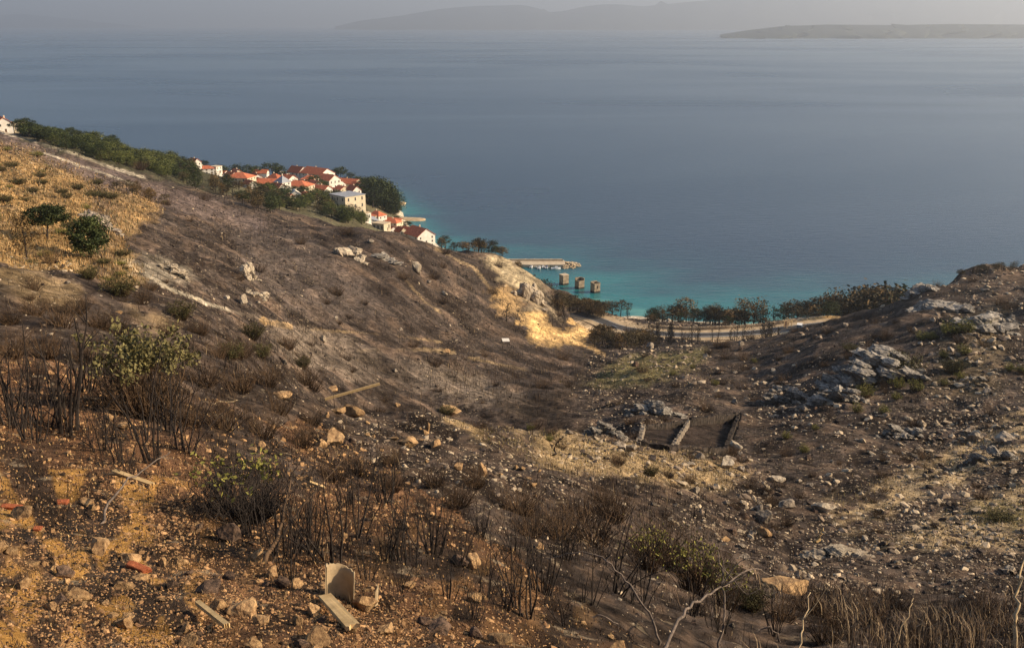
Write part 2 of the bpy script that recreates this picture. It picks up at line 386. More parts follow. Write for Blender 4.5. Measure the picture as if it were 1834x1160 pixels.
TT, Q2 = np.meshgrid(TH, QQ)
RR = np.exp(Q2); X = RR * np.sin(TT); Y = RR * np.cos(TT)
Z = H + bil(ct, cq, E, TT, Q2) * RR
Z = np.where(Z < -9, -9, Z)

def ground(x, y, grid=None):
    x = np.asarray(x, float); y = np.asarray(y, float)
    return bil(TH, QQ, Z if grid is None else grid, np.arctan2(x, y), np.log(np.maximum(np.hypot(x, y), 0.61)))

_T = np.exp(np.linspace(math.log(3.0), math.log(1300.0), 5000))
def hit(u, v):
    """first point of the ground on the ray of a pixel"""
    a = (u - W0 / 2) / FPX; b = (H0 / 2 - v) / FPX
    x = _T * a; y = _T * (CP + b * SP); z = H - _T * (SP - b * CP)
    k = np.nonzero(z < np.maximum(ground(x, y), -0.3))[0]
    k = k[0] if len(k) else len(_T) - 1
    return np.array([x[k], y[k], float(ground(x[k], y[k]))])
def depth_of(p): return p[1] * CP - (p[2] - H) * SP
def at_depth(u, v, d):
    """ground below/at the ray of a pixel at a given distance (for things behind a crest)"""
    p = pix(u, v, d); p[2] = float(ground(p[0], p[1])); return p

def polydist(px, py, line):
    """distance to a polyline and the parameter-interpolated third value"""
    best = np.full(np.shape(px), 1e9); val = np.zeros(np.shape(px))
    for (x0, y0, z0), (x1, y1, z1) in zip(line[:-1], line[1:]):
        dx, dy = x1 - x0, y1 - y0
        t = np.clip(((px - x0) * dx + (py - y0) * dy) / (dx * dx + dy * dy + 1e-9), 0, 1)
        d = np.hypot(px - x0 - t * dx, py - y0 - t * dy)
        k = d < best; best = np.where(k, d, best); val = np.where(k, z0 + t * (z1 - z0), val)
    return best, val
def inside(px, py, poly):
    c = np.zeros(np.shape(px), bool); m = len(poly)
    for i in range(m):
        x0, y0 = poly[i]; x1, y1 = poly[(i + 1) % m]
        k = ((y0 > py) != (y1 > py)) & (px < (x1 - x0) * (py - y0) / (y1 - y0 + 1e-12) + x0)
        c ^= k
    return c
def smooth_line(pts, per=6):
    pts = np.asarray(pts, float); out = []
    for i in range(len(pts) - 1):
        p0 = pts[max(i - 1, 0)]; p1 = pts[i]; p2 = pts[i + 1]; p3 = pts[min(i + 2, len(pts) - 1)]
        for t in np.arange(per) / per:
            out.append(0.5 * (2 * p1 + (p2 - p0) * t + (2 * p0 - 5 * p1 + 4 * p2 - p3) * t * t + (3 * p1 - p0 - 3 * p2 + p3) * t ** 3))
    out.append(pts[-1]); return np.array(out)

# coast road bench
ROAD = smooth_line([pix_z(u, v, z) for u, v, z in ((1030, 560, 14), (1068, 571, 15), (1105, 585, 17), (1150, 593.5, 18), (1220, 600, 19), (1300, 599, 20), (1370, 594, 21), (1432, 586, 23), (1500, 578, 24))], 8)
rd, rz = polydist(X, Y, [tuple(p) for p in ROAD])
w = (1 - sstep(13.0, 24.0, rd)) * (RR > 380)
Z = Z * (1 - w) + (rz - 0.25) * w
# burnt bank between the road and the beach
# walled terrace plots cut into the slope
PIT1 = [hit(u, v) for u, v in ((1234, 752), (1326, 744), (1302, 814), (1198, 808))]
PIT2 = [hit(u, v) for u, v in ((1152, 762), (1238, 752), (1202, 808), (1143, 796))]
def sink(poly, slope):
    global Z
    P = np.array(poly); m = inside(X, Y, [(p[0], p[1]) for p in P])
    c, *_ = np.linalg.lstsq(np.c_[P[:, :2], np.ones(4)], P[:, 2], rcond=None)
    Z = np.where(m, c[0] * X + c[1] * Y + c[2] - slope, Z)
sink(PIT1, 0.95); sink(PIT2, 0.8)
BASE = Z.copy()

# relief: octaves from rills and hummocks down to clods, each only where the grid can carry it
UU, VV, DD = project(X, Y, Z)
rough = np.ones_like(Z)
near_soil = inside(UU + 12 * noise2(X * .3, Y * .3, 3), VV, [(-900, 640), (0, 610), (120, 650), (330, 715), (560, 760), (700, 840), (900, 980), (1000, 1060), (1200, 1170), (1300, 2600), (-900, 2600)]) & (DD < 60)
rough[near_soil] = 0.75
rough *= 1 - 0.9 * w
rough *= sstep(-1.5, 2.0, Z) * 0.95 + 0.05
dz = np.zeros_like(Z)
for k in range(13):
    lam = 42.0 / 1.85 ** k
    wt = sstep(0.006, 0.016, lam / RR) * (1 - sstep(0.16, 0.36, lam / RR))
    if wt.max() <= 0: continue
    nn = noise2(X / lam + 3.1 * k, Y / lam, 40 + k)
    if k % 2 == 0: nn = 0.6 - 1.6 * np.abs(nn)
    dz += wt * (0.03, 0.045, 0.06)[k] * lam * nn if k < 3 else wt * 0.078 * lam * nn
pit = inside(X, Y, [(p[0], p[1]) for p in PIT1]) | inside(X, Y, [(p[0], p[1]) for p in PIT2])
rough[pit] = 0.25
Z = Z + dz * rough
# rills running down the burnt slopes
rill = fbm((X * 0.8 + Y * 0.6) / 7.0, (X * 0.6 - Y * 0.8) / 60.0, 77, 3)
Z = Z + rill * 0.7 * sstep(120, 220, RR) * (Z > 6) * (1 - w)

# ------------------------------------------------------------------ ground colours by what grows or burnt there, plus painted plot shade and a darker gully
C_BURNT = np.array((0.048, 0.037, 0.030)); C_BLACK = np.array((0.028, 0.020, 0.015)); C_ASH = np.array((0.150, 0.118, 0.088))
C_GOLD = np.array((0.28, 0.175, 0.072)); C_SOIL = np.array((0.155, 0.082, 0.042)); C_TAN = np.array((0.27, 0.19, 0.098))
C_OCHRE = np.array((0.45, 0.29, 0.125)); C_OLIVE = np.array((0.15, 0.125, 0.05)); C_PALE = np.array((0.42, 0.36, 0.26))
UU, VV, DD = project(X, Y, Z)
n_big = fbm(X / 60, Y / 60, 5, 4); n_mid = fbm(X / (RR * 0.10 + 0.3), Y / (RR * 0.10 + 0.3), 9, 4)
n_log = fbm(TT * 26, Q2 * 13, 21, 4)
col = C_BURNT + (C_BLACK - C_BURNT) * sstep(-0.1, 0.5, n_log)[..., None]
col = col + (np.array((0.092, 0.064, 0.045)) - col) * sstep(0.0, 0.6, -n_log)[..., None]
stony = 0.42 + 0.5 * n_mid
def lay(mask, c, k=1.0):
    global col
    m = np.clip(mask, 0, 1)[..., None] * k; col = col * (1 - m) + np.asarray(c) * m
wu = UU + 14 * noise2(UU / 30, VV / 14, 31) + 6 * noise2(UU / 9, VV / 5, 32); wv = VV + 9 * noise2(UU / 34, VV / 15, 33) + 4 * noise2(UU / 10, VV / 6, 34)
def zone(poly, dmin=0, dmax=1e9):
    m = 0.0
    for a_, b_ in ((0, 0), (9, 4), (-9, -4), (5, -6), (-5, 6)): m = m + 0.2 * inside(wu + a_, wv + b_, poly)
    return m * ((DD > dmin) & (DD < dmax))
def line_zone(pts, wpx, dmin=0, dmax=1e9):
    d, _ = polydist(UU, VV, [(a, b, 0) for a, b in pts]); return (d < wpx * (1 + 0.5 * noise2(UU / 12, VV / 12, 8))) & (DD > dmin) & (DD < dmax)
patch = sstep(-0.25, 0.15, n_mid)
# unburnt dry grass on the left hill
gold = zone([(-400, 215), (0, 252), (60, 272), (180, 322), (295, 362), (262, 395), (222, 435), (262, 505), (190, 525), (70, 488), (-400, 440)], 90)
lay(gold * sstep(-0.6, 0.15, n_mid), C_GOLD); lay(gold * sstep(0.1, 0.5, n_log), (0.20, 0.135, 0.07), 0.7); stony = np.where(gold > 0.5, 0.5, stony)
lay(zone([(-400, 440), (70, 488), (180, 520), (330, 590), (250, 600), (100, 545), (-400, 500)], 45, 200) * patch, C_TAN, 0.55)
lay(zone([(180, 455), (330, 470), (345, 505), (240, 500)], 90) * patch, C_PALE, 0.35)
lay(zone([(0, 236), (250, 320), (480, 395), (470, 420), (220, 345), (0, 262)], 150), (0.135, 0.10, 0.085), 0.7)
for pts, wd in (([(0, 236), (60, 252), (130, 275), (200, 300), (260, 318)], 2.5), ([(80, 275), (170, 305), (240, 330)], 2), ([(195, 300), (250, 316)], 2)):
    lay(line_zone(pts, wd, 150), C_PALE, 0.6)
for pts, wd, c in (([(195, 452), (300, 515), (345, 533), (412, 557)], 3, C_PALE), ([(412, 557), (480, 572), (560, 592), (640, 606)], 3, C_ASH), ([(470, 575), (520, 585)], 5, C_OCHRE),
                   ([(640, 628), (720, 626), (800, 628), (815, 632)], 3.5, C_TAN), ([(560, 590), (700, 600), (790, 612)], 2, C_TAN), ([(840, 640), (930, 660), (1000, 672)], 2.5, C_TAN),
                   ([(780, 445), (850, 480), (880, 520)], 2.5, C_TAN), ([(700, 470), (760, 540), (790, 560)], 2, C_TAN), ([(880, 470), (905, 500), (930, 560)], 4, C_TAN)):
    lay(line_zone(pts, wd, 60) * sstep(-0.35, 0.3, n_mid), c, 0.6)
# ash
ash = zone([(470, 575), (600, 600), (720, 640), (850, 672), (960, 705), (1010, 745), (900, 735), (760, 700), (620, 680), (520, 640)], 90)
lay(ash * sstep(-0.6, 0.3, n_mid), C_ASH, 0.75)
lay(zone([(420, 400), (560, 420), (700, 560), (560, 580), (430, 500)], 150), (0.095, 0.075, 0.062), 0.5)
# warm soil of the near slope
lay(near_soil * sstep(-0.55, 0.25, n_mid), C_SOIL); stony = np.where(near_soil, 0.55, stony)
lay(zone([(-400, 905), (60, 900), (240, 940), (330, 1010), (280, 1075), (150, 1080), (-400, 1000)], 0, 30) * sstep(-0.25, 0.2, n_mid), (0.40, 0.235, 0.065), 0.85)
n_bl = fbm(X / (RR * 0.030 + 0.04), Y / (RR * 0.030 + 0.04), 17, 3)
lay(near_soil * sstep(0.05, 0.40, n_bl), (0.045, 0.030, 0.020), 0.85)
lay((near_soil & (DD < 14)) * sstep(0.05, 0.40, -n_bl) * (0.12 + 0.88 * sstep(420, 250, UU)), (0.50, 0.27, 0.075), 0.9)
# pale spur above the plots, slope right of the gully, lower right bands
sp = zone([(770, 728), (900, 752), (1050, 783), (1160, 798), (1345, 835), (1290, 880), (1150, 860), (980, 838), (850, 785)], 45, 140)
lay(sp * sstep(-0.5, 0.2, n_mid), C_TAN); stony = np.where(sp > 0.5, 1.0, stony)
lay(zone([(1040, 690), (1105, 645), (1290, 618), (1330, 622), (1240, 655), (1140, 695)], 150) * patch, C_OLIVE, 0.8)
lr = zone([(1480, 890), (1640, 835), (1834, 735), (2200, 650), (2200, 760), (1834, 815), (1660, 885), (1520, 960)], 60, 170)
lay(lr * sstep(-0.25, 0.3, n_mid + 0.8 * noise2(UU / 50 + VV / 25, VV / 14, 61)), (0.34, 0.25, 0.14), 0.9); stony = np.where(lr > 0.5, 1.0, stony)
lr2 = zone([(1560, 980), (1834, 860), (2200, 800), (2200, 960), (1834, 985)], 40, 130)
lay(lr2 * sstep(-0.3, 0.3, n_mid), (0.32, 0.235, 0.13), 0.85); lay(zone([(1740, 900), (1900, 890), (1900, 940), (1750, 940)], 50, 130), C_OLIVE, 0.7)
rs = (DD > 40) & (UU > 1080) & (VV > 590); stony = np.where(rs, np.maximum(stony, 0.75), stony)
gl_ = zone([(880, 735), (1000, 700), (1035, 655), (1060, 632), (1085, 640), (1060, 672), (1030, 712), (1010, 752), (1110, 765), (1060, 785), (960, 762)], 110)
lay(gl_, (0.030, 0.022, 0.016), 0.75)  # darker tone along the gully line
# cut bank and dirt track by the road
lay(zone([(862, 452), (905, 456), (940, 480), (975, 500), (990, 535), (1005, 560), (1000, 572), (965, 560), (925, 520), (890, 490)], 300) * sstep(-0.6, 0.0, n_mid), (0.36, 0.285, 0.17), 0.85)
lay(zone([(880, 520), (930, 520), (935, 560), (890, 560)], 300) * patch, C_OCHRE, 0.7)
lay(zone([(930, 560), (962, 560), (985, 590), (1040, 594), (1052, 584), (1060, 594), (1045, 608), (1000, 618), (950, 608)], 300), (0.52, 0.34, 0.14))
lay(line_zone([(960, 600), (1005, 607), (1035, 598), (1048, 587), (1036, 578), (1020, 574)], 4.5, 300), C_OCHRE)
lay(line_zone([(1030, 612), (1060, 622), (1082, 636)], 4, 300), C_OCHRE, 0.8)
lay(((rd < 14) & (RR > 380)), (0.40, 0.30, 0.185), 0.9)
lay(line_zone([(1440, 577), (1480, 569), (1500, 566)], 5, 380), C_OCHRE)
lay(sstep(2.6, 1.4, Z + 0.5 * n_mid) * (DD > 450), (0.50, 0.43, 0.32))
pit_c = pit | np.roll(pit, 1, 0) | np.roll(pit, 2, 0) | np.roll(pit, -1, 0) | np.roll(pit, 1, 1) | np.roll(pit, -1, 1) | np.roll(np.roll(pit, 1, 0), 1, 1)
lay(pit_c, (0.036, 0.026, 0.020)); stony = np.where(pit, 0.1, stony)  # shade inside the plots painted on their floor and edges
lay(zone([(40, 230), (340, 285), (470, 300), (420, 350), (300, 325), (160, 285), (40, 250)], 400), (0.05, 0.05, 0.025), 0.8)
far_village = (DD > 560) & (UU < 800) & (UU > 400); lay(far_village * (Z > 2.5), (0.12, 0.11, 0.06), 0.7)
lay(zone([(1420, 600), (1834, 540), (2200, 560), (2200, 700), (1500, 720)], 150) * sstep(0.0, 0.5, n_mid), (0.14, 0.105, 0.06), 0.7)

# streaks of ash, char and bare earth drawn out down the slopes
for sc_, am in ((1.3, 0.45), (5.0, 0.35)):
    s_ = fbm((X * 0.8 + Y * 0.6) / sc_, (X * 0.6 - Y * 0.8) / (sc_ * 5), 151, 6, 0.62)
    col = col * (1 + am * np.clip(s_, -1, 1) * sstep(60, 130, RR) * (DD < 560))[..., None]
nr, nc = Z.shape
idx = np.arange(nr * nc).reshape(nr, nc)
tf = np.stack([idx[:-1, :-1], idx[:-1, 1:], idx[1:, 1:], idx[1:, :-1]], -1).reshape(-1, 4)
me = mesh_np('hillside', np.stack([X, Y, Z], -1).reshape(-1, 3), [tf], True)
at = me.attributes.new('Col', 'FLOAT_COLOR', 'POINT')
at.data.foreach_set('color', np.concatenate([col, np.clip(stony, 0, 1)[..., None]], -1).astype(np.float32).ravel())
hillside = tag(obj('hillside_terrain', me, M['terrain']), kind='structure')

# ------------------------------------------------------------------ sea
st = np.concatenate([np.linspace(-1.0, -0.56, 12)[:-1], np.linspace(-0.56, 0.56, 300), np.linspace(0.56, 1.0, 12)[1:]])
sq = np.concatenate([np.linspace(math.log(330), math.log(1500), 220)[:-1], np.linspace(math.log(1500), math.log(44000), 40)])
ST, SQ = np.meshgrid(st, sq); SR = np.exp(SQ); SX = SR * np.sin(ST); SY = SR * np.cos(ST)
k = (Z[1:, :] < 0) & (Z[:-1, :] >= 0) & (RR[1:, :] > 450)
shore = np.stack([X[1:, :][k], Y[1:, :][k]], -1)[::2]
sd = np.full(SX.shape, 1e4); nearm = SR < 1500
pts = np.stack([SX[nearm], SY[nearm]], -1); dmin = np.empty(len(pts))
for i in range(0, len(pts), 4000):
    dd = pts[i:i + 4000, None, :] - shore[None]
    dmin[i:i + 4000] = np.sqrt((dd ** 2).sum(-1).min(1))
sd[nearm] = dmin
wid = 22 + 46 * sstep(-0.08, 0.10, ST)
t = np.exp(-sd / wid) * (1 + 0.35 * fbm(SX / 60, SY / 30, 91, 3))
DEEP = np.array((0.017, 0.037, 0.066)); TURQ = np.array((0.018, 0.145, 0.150)); SHAL = np.array((0.075, 0.25, 0.22))
t = np.clip(t, 0, 1)[..., None]
scol = DEEP + (TURQ - DEEP) * sstep(0.02, 0.75, t) + (SHAL - TURQ) * sstep(0.88, 1.0, t)
idx = np.arange(SX.size).reshape(SX.shape)
tf = np.stack([idx[:-1, :-1], idx[:-1, 1:], idx[1:, 1:], idx[1:, :-1]], -1).reshape(-1, 4)
me = mesh_np('sea', np.stack([SX, SY, 0 * SX], -1).reshape(-1, 3), [tf], True)
add_color(me, scol.reshape(-1, 3)); tag(obj('sea', me, M['sea']), kind='structure')

# far islands: ridges with real distance and height
M['island'] = nmat('island_scrub', (0.018, 0.024, 0.018), (0.045, 0.05, 0.036), 0.0012, 0.95, 0, detail=8)
def island(name, prof, dist, deep, seed, label_dummy=None):
    """prof: (photo column, crest row); ridge 'dist' m away, 'deep' m from shore to crest"""
    us = np.linspace(prof[0][0], prof[-1][0], 160); vsn = np.interp(us, [p[0] for p in prof], [p[1] for p in prof])
    rows = 14; V = []
    for j in range(rows):
        s = j / (rows - 1)                         # 0 shore facing us, 0.6 crest, 1 back
        d = dist + deep * (s / 0.6 - 1)
        for u, v in zip(us, vsn):
            hz = max(pix(u, v, dist)[2], 0)
            h = hz * (math.sin(min(s / 0.6, 1) * math.pi / 2) ** 1.2 if s <= 0.6 else max(0, 1 - (s - 0.6) / 0.4))
            nz_ = float(fbm(np.array(u / 40.0), np.array(s * 5.0), seed, 4))
            h = h * (1 + 0.35 * nz_ * (s < 0.45) * (s > 0)) + (-20 if j in (0, rows - 1) else 0)
            p = pix(u, v, d); V.append((p[0], p[1] + 500 * nz_ * (s < 0.5), h))
    m_ = len(us); idx = np.arange(rows * m_).reshape(rows, m_)
    f = np.stack([idx[:-1, :-1], idx[:-1, 1:], idx[1:, 1:], idx[1:, :-1]], -1).reshape(-1, 4)
    return tag(obj(name, mesh_np(name, V, [f], True), M['island']), kind='structure')
island('island_hills', [(600, 48), (640, 38), (720, 28), (790, 16), (850, 11), (905, 10), (935, 9), (960, 14), (985, 22), (1010, 20), (1045, 12), (1080, 8), (1110, 8), (1150, 12), (1190, 8), (1250, 2), (1330, -4), (1450, -6), (1600, -2), (1750, -8), (1900, -12), (2300, -10)], 29000, 4000, 3)
island('island_headland', [(1290, 62), (1340, 54), (1400, 47), (1480, 44), (1600, 45), (1700, 43), (1834, 44), (2000, 40), (2300, 38)], 13000, 2200, 8)
island('island_coast', [(-500, 40), (-100, 30), (0, 27), (40, 25), (80, 29), (120, 33), (180, 40), (260, 48)], 38000, 3000, 13)

# ------------------------------------------------------------------ scatter: where on the ground, even over the visible slopes
cu, cv, cd = project(X, Y, Z)
du1 = cu[:-1, 1:] - cu[:-1, :-1]; dv1 = cv[:-1, 1:] - cv[:-1, :-1]; du2 = cu[1:, :-1] - cu[:-1, :-1]; dv2 = cv[1:, :-1] - cv[:-1, :-1]
AREA = np.clip(-(du1 * dv2 - dv1 * du2), 0, 60)
CU, CV, CD = cu[:-1, :-1], cv[:-1, :-1], cd[:-1, :-1]
AREA = AREA * (CU > -60) * (CU < W0 + 60) * (CV > 215) * (CV < H0 + 90) * (Z[:-1, :-1] > 2.0) * ((rd[:-1, :-1] > 7) | (RR[:-1, :-1] < 380)) * (CD > 3.5)
def pick(nn, weight=None):
    wgt = (AREA if weight is None else AREA * weight).ravel()
    k = rng.choice(len(wgt), nn, p=wgt / wgt.sum())
    j, i = np.divmod(k, AREA.shape[1])
    a, b = rng.random(nn), rng.random(nn)
    th = TH[i] + a * (TH[i + 1] - TH[i]); q = QQ[j] + b * (QQ[j + 1] - QQ[j])
    x = np.exp(q) * np.sin(th); y = np.exp(q) * np.cos(th); z = ground(x, y)
    return x, y, z, j, i
N_LOG = n_log[:-1, :-1]; N_MID = n_mid[:-1, :-1]; NS = near_soil[:-1, :-1]; GO = gold[:-1, :-1]; PT = pit[:-1, :-1]; SPU = sp[:-1, :-1]
def blob(u, v, su, sv): return np.exp(-((CU - u) / su) ** 2 - ((CV - v) / sv) ** 2)

ico = bmesh.new(); bmesh.ops.create_icosphere(ico, subdivisions=1, radius=1)
ICO_V = np.array([q.co[:] for q in ico.verts]); ICO_F = np.array([[q.index for q in f.verts] for f in ico.faces]); ico.free()
def icosphere(s):
    b_ = bmesh.new(); bmesh.ops.create_icosphere(b_, subdivisions=s, radius=1)
    v_ = np.array([q.co[:] for q in b_.verts]); f_ = np.array([[q.index for q in f.verts] for f in b_.faces]); b_.free(); return v_, f_

# loose stones too small and too many to count
wgt = 0.30 + 0.9 * (CU > 1050) * (CD > 40) + 1.6 * NS + 1.0 * SPU + 0.5 * GO
wgt = wgt * np.clip(0.35 + 1.6 * (N_MID + 0.15), 0.08, 2.5) * (1 - 0.95 * PT) * (1 + 0.5 * ((CD > 130) & (CU < 1020) & (CV > 330) & (GO < 0.5)))
wgt += 2.5 * blob(640, 800, 170, 60) * (CD < 70) + 2.2 * blob(250, 1000, 330, 110) + 2.0 * blob(900, 850, 120, 50) * (CD < 80) + 1.6 * blob(1420, 720, 70, 40) + 1.0 * blob(1700, 800, 220, 90) + 1.5 * blob(1650, 960, 260, 50)
NST = 52000
x, y, z, j, i = pick(NST, wgt)
d = y * CP - (z - H) * SP
spx = 1.1 + 1.5 * rng.pareto(2.3, NST); spx = np.minimum(spx, 8.5); spx = np.where((d > 40) & (x > 10), spx * 1.25, spx); spx = np.where((d > 120) & (x < 40), np.minimum(spx * 0.75, 4.0), spx)
size = np.clip(spx * d / FPX, 0.012, 1.3)
varn = 24
def cut_stone(sd_):
    r_ = np.random.default_rng(sd_); v_ = ICO_V * (1 + 0.12 * r_.standard_normal((len(ICO_V), 1)))
    for _ in range(9):
        n_ = r_.standard_normal(3); n_ /= np.linalg.norm(n_); v_ = v_ - np.maximum(v_ @ n_ - (0.35 + 0.35 * r_.random()), 0)[:, None] * n_
    return v_ * np.array((1.25, 0.85 + 0.3 * r_.random(), 0.5 + 0.3 * r_.random()))
base = np.stack([cut_stone(700 + q) for q in range(varn)])
a = rng.random(NST) * 2 * np.pi; ca, sa = np.cos(a), np.sin(a)
tb = (rng.random(NST) - 0.5) * 1.2; cb, sb = np.cos(tb), np.sin(tb)
bv = base[rng.integers(0, varn, NST)] * size[:, None, None]
px_ = bv[..., 0] * cb[:, None] + bv[..., 2] * sb[:, None]; pz_ = -bv[..., 0] * sb[:, None] + bv[..., 2] * cb[:, None]; py_ = bv[..., 1]
qx = px_ * ca[:, None] - py_ * sa[:, None]; qy = px_ * sa[:, None] + py_ * ca[:, None]
V = np.stack([qx + x[:, None], qy + y[:, None], pz_ + (z + 0.05 * size)[:, None]], -1)
nv = len(ICO_V)
Fc = (ICO_F[None] + (np.arange(NST) * nv)[:, None, None]).reshape(-1, 3)
me = mesh_np('scattered_stones', V.reshape(-1, 3), [Fc])
pu, pv, _ = project(x, y, z)
ns = near_soil[j, i]; g_ = rng.random(NST)
tone = np.where((g_ < 0.42)[:, None], np.array((0.42, 0.33, 0.22)), np.array((0.20, 0.15, 0.105)))
tone = np.where((g_ > 0.72)[:, None], np.array((0.055, 0.042, 0.034)), tone)
warm = np.where((g_ < 0.5)[:, None], np.array((0.35, 0.205, 0.095)), np.array((0.19, 0.105, 0.052))); warm = np.where((g_ > 0.78)[:, None], np.array((0.05, 0.034, 0.022)), warm)
tone = np.where((ns & (d < 60))[:, None], warm, tone)
burnt_b = (d > 110) & (pu < 1020); tone = np.where((burnt_b & (g_ > 0.16))[:, None], np.where((g_ > 0.55)[:, None], np.array((0.024, 0.018, 0.015)), np.array((0.13, 0.095, 0.068))), tone)
tone = tone * (0.7 + 0.6 * rng.random(NST))[:, None]
add_color(me, np.repeat(tone, nv, axis=0))
M['stones'] = nmat('loose_stones', (0.7, 0.7, 0.7), (1.2, 1.2, 1.2), 6.0, 0.95, 0.3, attr='Col')
tag(obj('scattered_stones', me, M['stones']), 'loose stones and rubble strewn over the burnt slopes', 'stones', kind='stuff')

# charred stalks and twigs left standing everywhere
NSK = 28000
wgt = 0.35 + 0.6 * NS + 0.0 * GO
wgt = wgt * np.clip(0.3 + 1.8 * (N_LOG + 0.2), 0.03, 2.5) * (1 - PT) * (1 - 0.8 * GO)
wgt += 0.35 * ((CU < 1040) & (CD > 110) & (CD < 480)) * (1 - GO) * np.clip(0.5 + 1.5 * N_MID, 0.05, 2) + 2.2 * blob(850, 680, 160, 45) + 1.8 * blob(1050, 960, 200, 80) + 1.6 * blob(560, 960, 150, 80) + 1.5 * blob(150, 720, 170, 90) + 0.9 * blob(1500, 1090, 300, 60) * np.clip(3.0 * N_MID + 0.2, 0, 2) + 1.5 * blob(430, 640, 150, 60) + 1.5 * blob(560, 850, 160, 60) + 1.3 * blob(1250, 900, 160, 80)
x, y, z, j, i = pick(NSK, wgt); d = y * CP - (z - H) * SP
hh = np.clip((5 + 9 * rng.pareto(2.6, NSK)) * d / FPX, 0.03, 1.6); hh = np.minimum(hh, np.where(d > 60, 13, 38) * d / FPX)
rr = np.clip(np.where(d > 60, 0.36, 0.55) * d / FPX, 0.0022, 0.10) * (0.5 + 0.9 * rng.random(NSK))
a = rng.random(NSK) * 2 * np.pi; le = rng.random(NSK) * 0.45
top = np.stack([x + hh * le * np.cos(a), y + hh * le * np.sin(a), z + hh], -1)
mid = np.stack([x + 0.5 * hh * (le * 0.5) * np.cos(a) + 0.06 * hh * rng.standard_normal(NSK), y + 0.3 * hh * le * np.sin(a) + 0.06 * hh * rng.standard_normal(NSK), z + 0.5 * hh], -1)
bot = np.stack([x, y, z - 0.08 * hh], -1)
V = []
for base_, s_ in ((bot, 1.0), (mid, 0.8)):
    for k_ in range(3):
        an = a + k_ * 2 * np.pi / 3
        V.append(base_ + np.stack([rr * s_ * np.cos(an), rr * s_ * np.sin(an), 0 * rr], -1))
V.append(top); V = np.stack(V, 1)
o7 = (np.arange(NSK) * 7)[:, None, None]
fq = (np.array([(0, 1, 4, 3), (1, 2, 5, 4), (2, 0, 3, 5)])[None] + o7).reshape(-1, 4); ft = (np.array([(3, 4, 6), (4, 5, 6), (5, 3, 6)])[None] + o7).reshape(-1, 3)
me = mesh_np('charred_stalks', V.reshape(-1, 3), [fq, ft])
g_ = rng.random(NSK); tone = np.where((g_ < 0.62)[:, None], np.array((0.022, 0.017, 0.014)), np.array((0.085, 0.055, 0.034))); tone = np.where((g_ > 0.93)[:, None], np.array((0.26, 0.19, 0.11)), tone)
add_color(me, np.repeat(tone, 7, axis=0))
M['stalks'] = nmat('charred_stalk', (0.9, 0.9, 0.9), (1.1, 1.1, 1.1), 3.0, 0.9, 0, attr='Col')
tag(obj('charred_stalks', me, M['stalks']), 'thin charred stalks standing all over the burnt slopes', 'stalks', kind='stuff')

# dry grass: gold on the unburnt hill, straw in the near hollow on the right
def grass(name, nn, weight, hpx, hmax, cols, label, wpx=0.9):
    x, y, z, j, i = pick(nn, weight); d = y * CP - (z - H) * SP
    hh = np.minimum(hpx * (0.4 + 1.0 * rng.random(nn)) * d / FPX, hmax); ww = wpx * d / FPX * (0.4 + 0.6 * rng.random(nn))
    a = rng.random(nn) * 2 * np.pi; le = 0.15 + 0.5 * rng.random(nn)
    ca, sa = np.cos(a), np.sin(a)
    bx, by = -sa * ww, ca * ww
    V = np.stack([np.stack([x - bx, y - by, z - 0.05 * hh], -1), np.stack([x + bx, y + by, z - 0.05 * hh], -1),
                  np.stack([x + 0.35 * hh * le * ca + .7 * bx, y + 0.35 * hh * le * sa + .7 * by, z + 0.6 * hh], -1),
                  np.stack([x + 0.35 * hh * le * ca - .7 * bx, y + 0.35 * hh * le * sa - .7 * by, z + 0.6 * hh], -1),
                  np.stack([x + hh * le * ca, y + hh * le * sa, z + hh * (1 - 0.3 * le)], -1)], 1)
    o5 = (np.arange(nn) * 5)[:, None]
    me = mesh_np(name, V.reshape(-1, 3), [np.array([[0, 1, 2, 3]]) + o5, np.array([[3, 2, 4]]) + o5])
    c = np.asarray(cols)[rng.integers(0, len(cols), nn)] * (0.7 + 0.6 * rng.random(nn))[:, None]
    add_color(me, np.repeat(c, 5, axis=0))
    return tag(obj(name, me, M['stalks']), label, 'grass', kind='stuff')
grass('dry_grass', 16000, GO * 1.0 + 0.0, 7, 0.8, [(0.32, 0.20, 0.085), (0.25, 0.155, 0.065), (0.36, 0.26, 0.14), (0.13, 0.10, 0.045), (0.08, 0.07, 0.03)], 'golden dry grass on the unburnt left hill', 0.9)
grass('straw_grass', 1900, np.clip(3.0 * N_MID + 0.25, 0, 2) * (blob(1560, 1140, 170, 50) + 0.5 * blob(1330, 1130, 60, 60) + 0.35 * blob(1750, 1130, 120, 50)) * (CD < 40), 62, 0.7, [(0.34, 0.25, 0.15), (0.12, 0.08, 0.05), (0.07, 0.05, 0.035), (0.045, 0.032, 0.025), (0.20, 0.14, 0.08)], 'straw coloured dry grass in the near hollow', 1.0)
grass('spur_grass', 7000, SPU + 0.8 * blob(1160, 660, 90, 22) + 0.6 * lr[:-1, :-1] + 0.6 * lr2[:-1, :-1], 6, 0.6, [(0.33, 0.25, 0.13), (0.26, 0.19, 0.09), (0.18, 0.15, 0.06)], 'pale dry grass on the spur and the lower right slope', 0.8)
grass('soil_litter', 9000, NS * 1.0, 5, 0.2, [(0.30, 0.18, 0.08), (0.40, 0.27, 0.12), (0.10, 0.06, 0.04), (0.03, 0.022, 0.018)], 'dry leaf litter and straw on the near soil', 1.7)

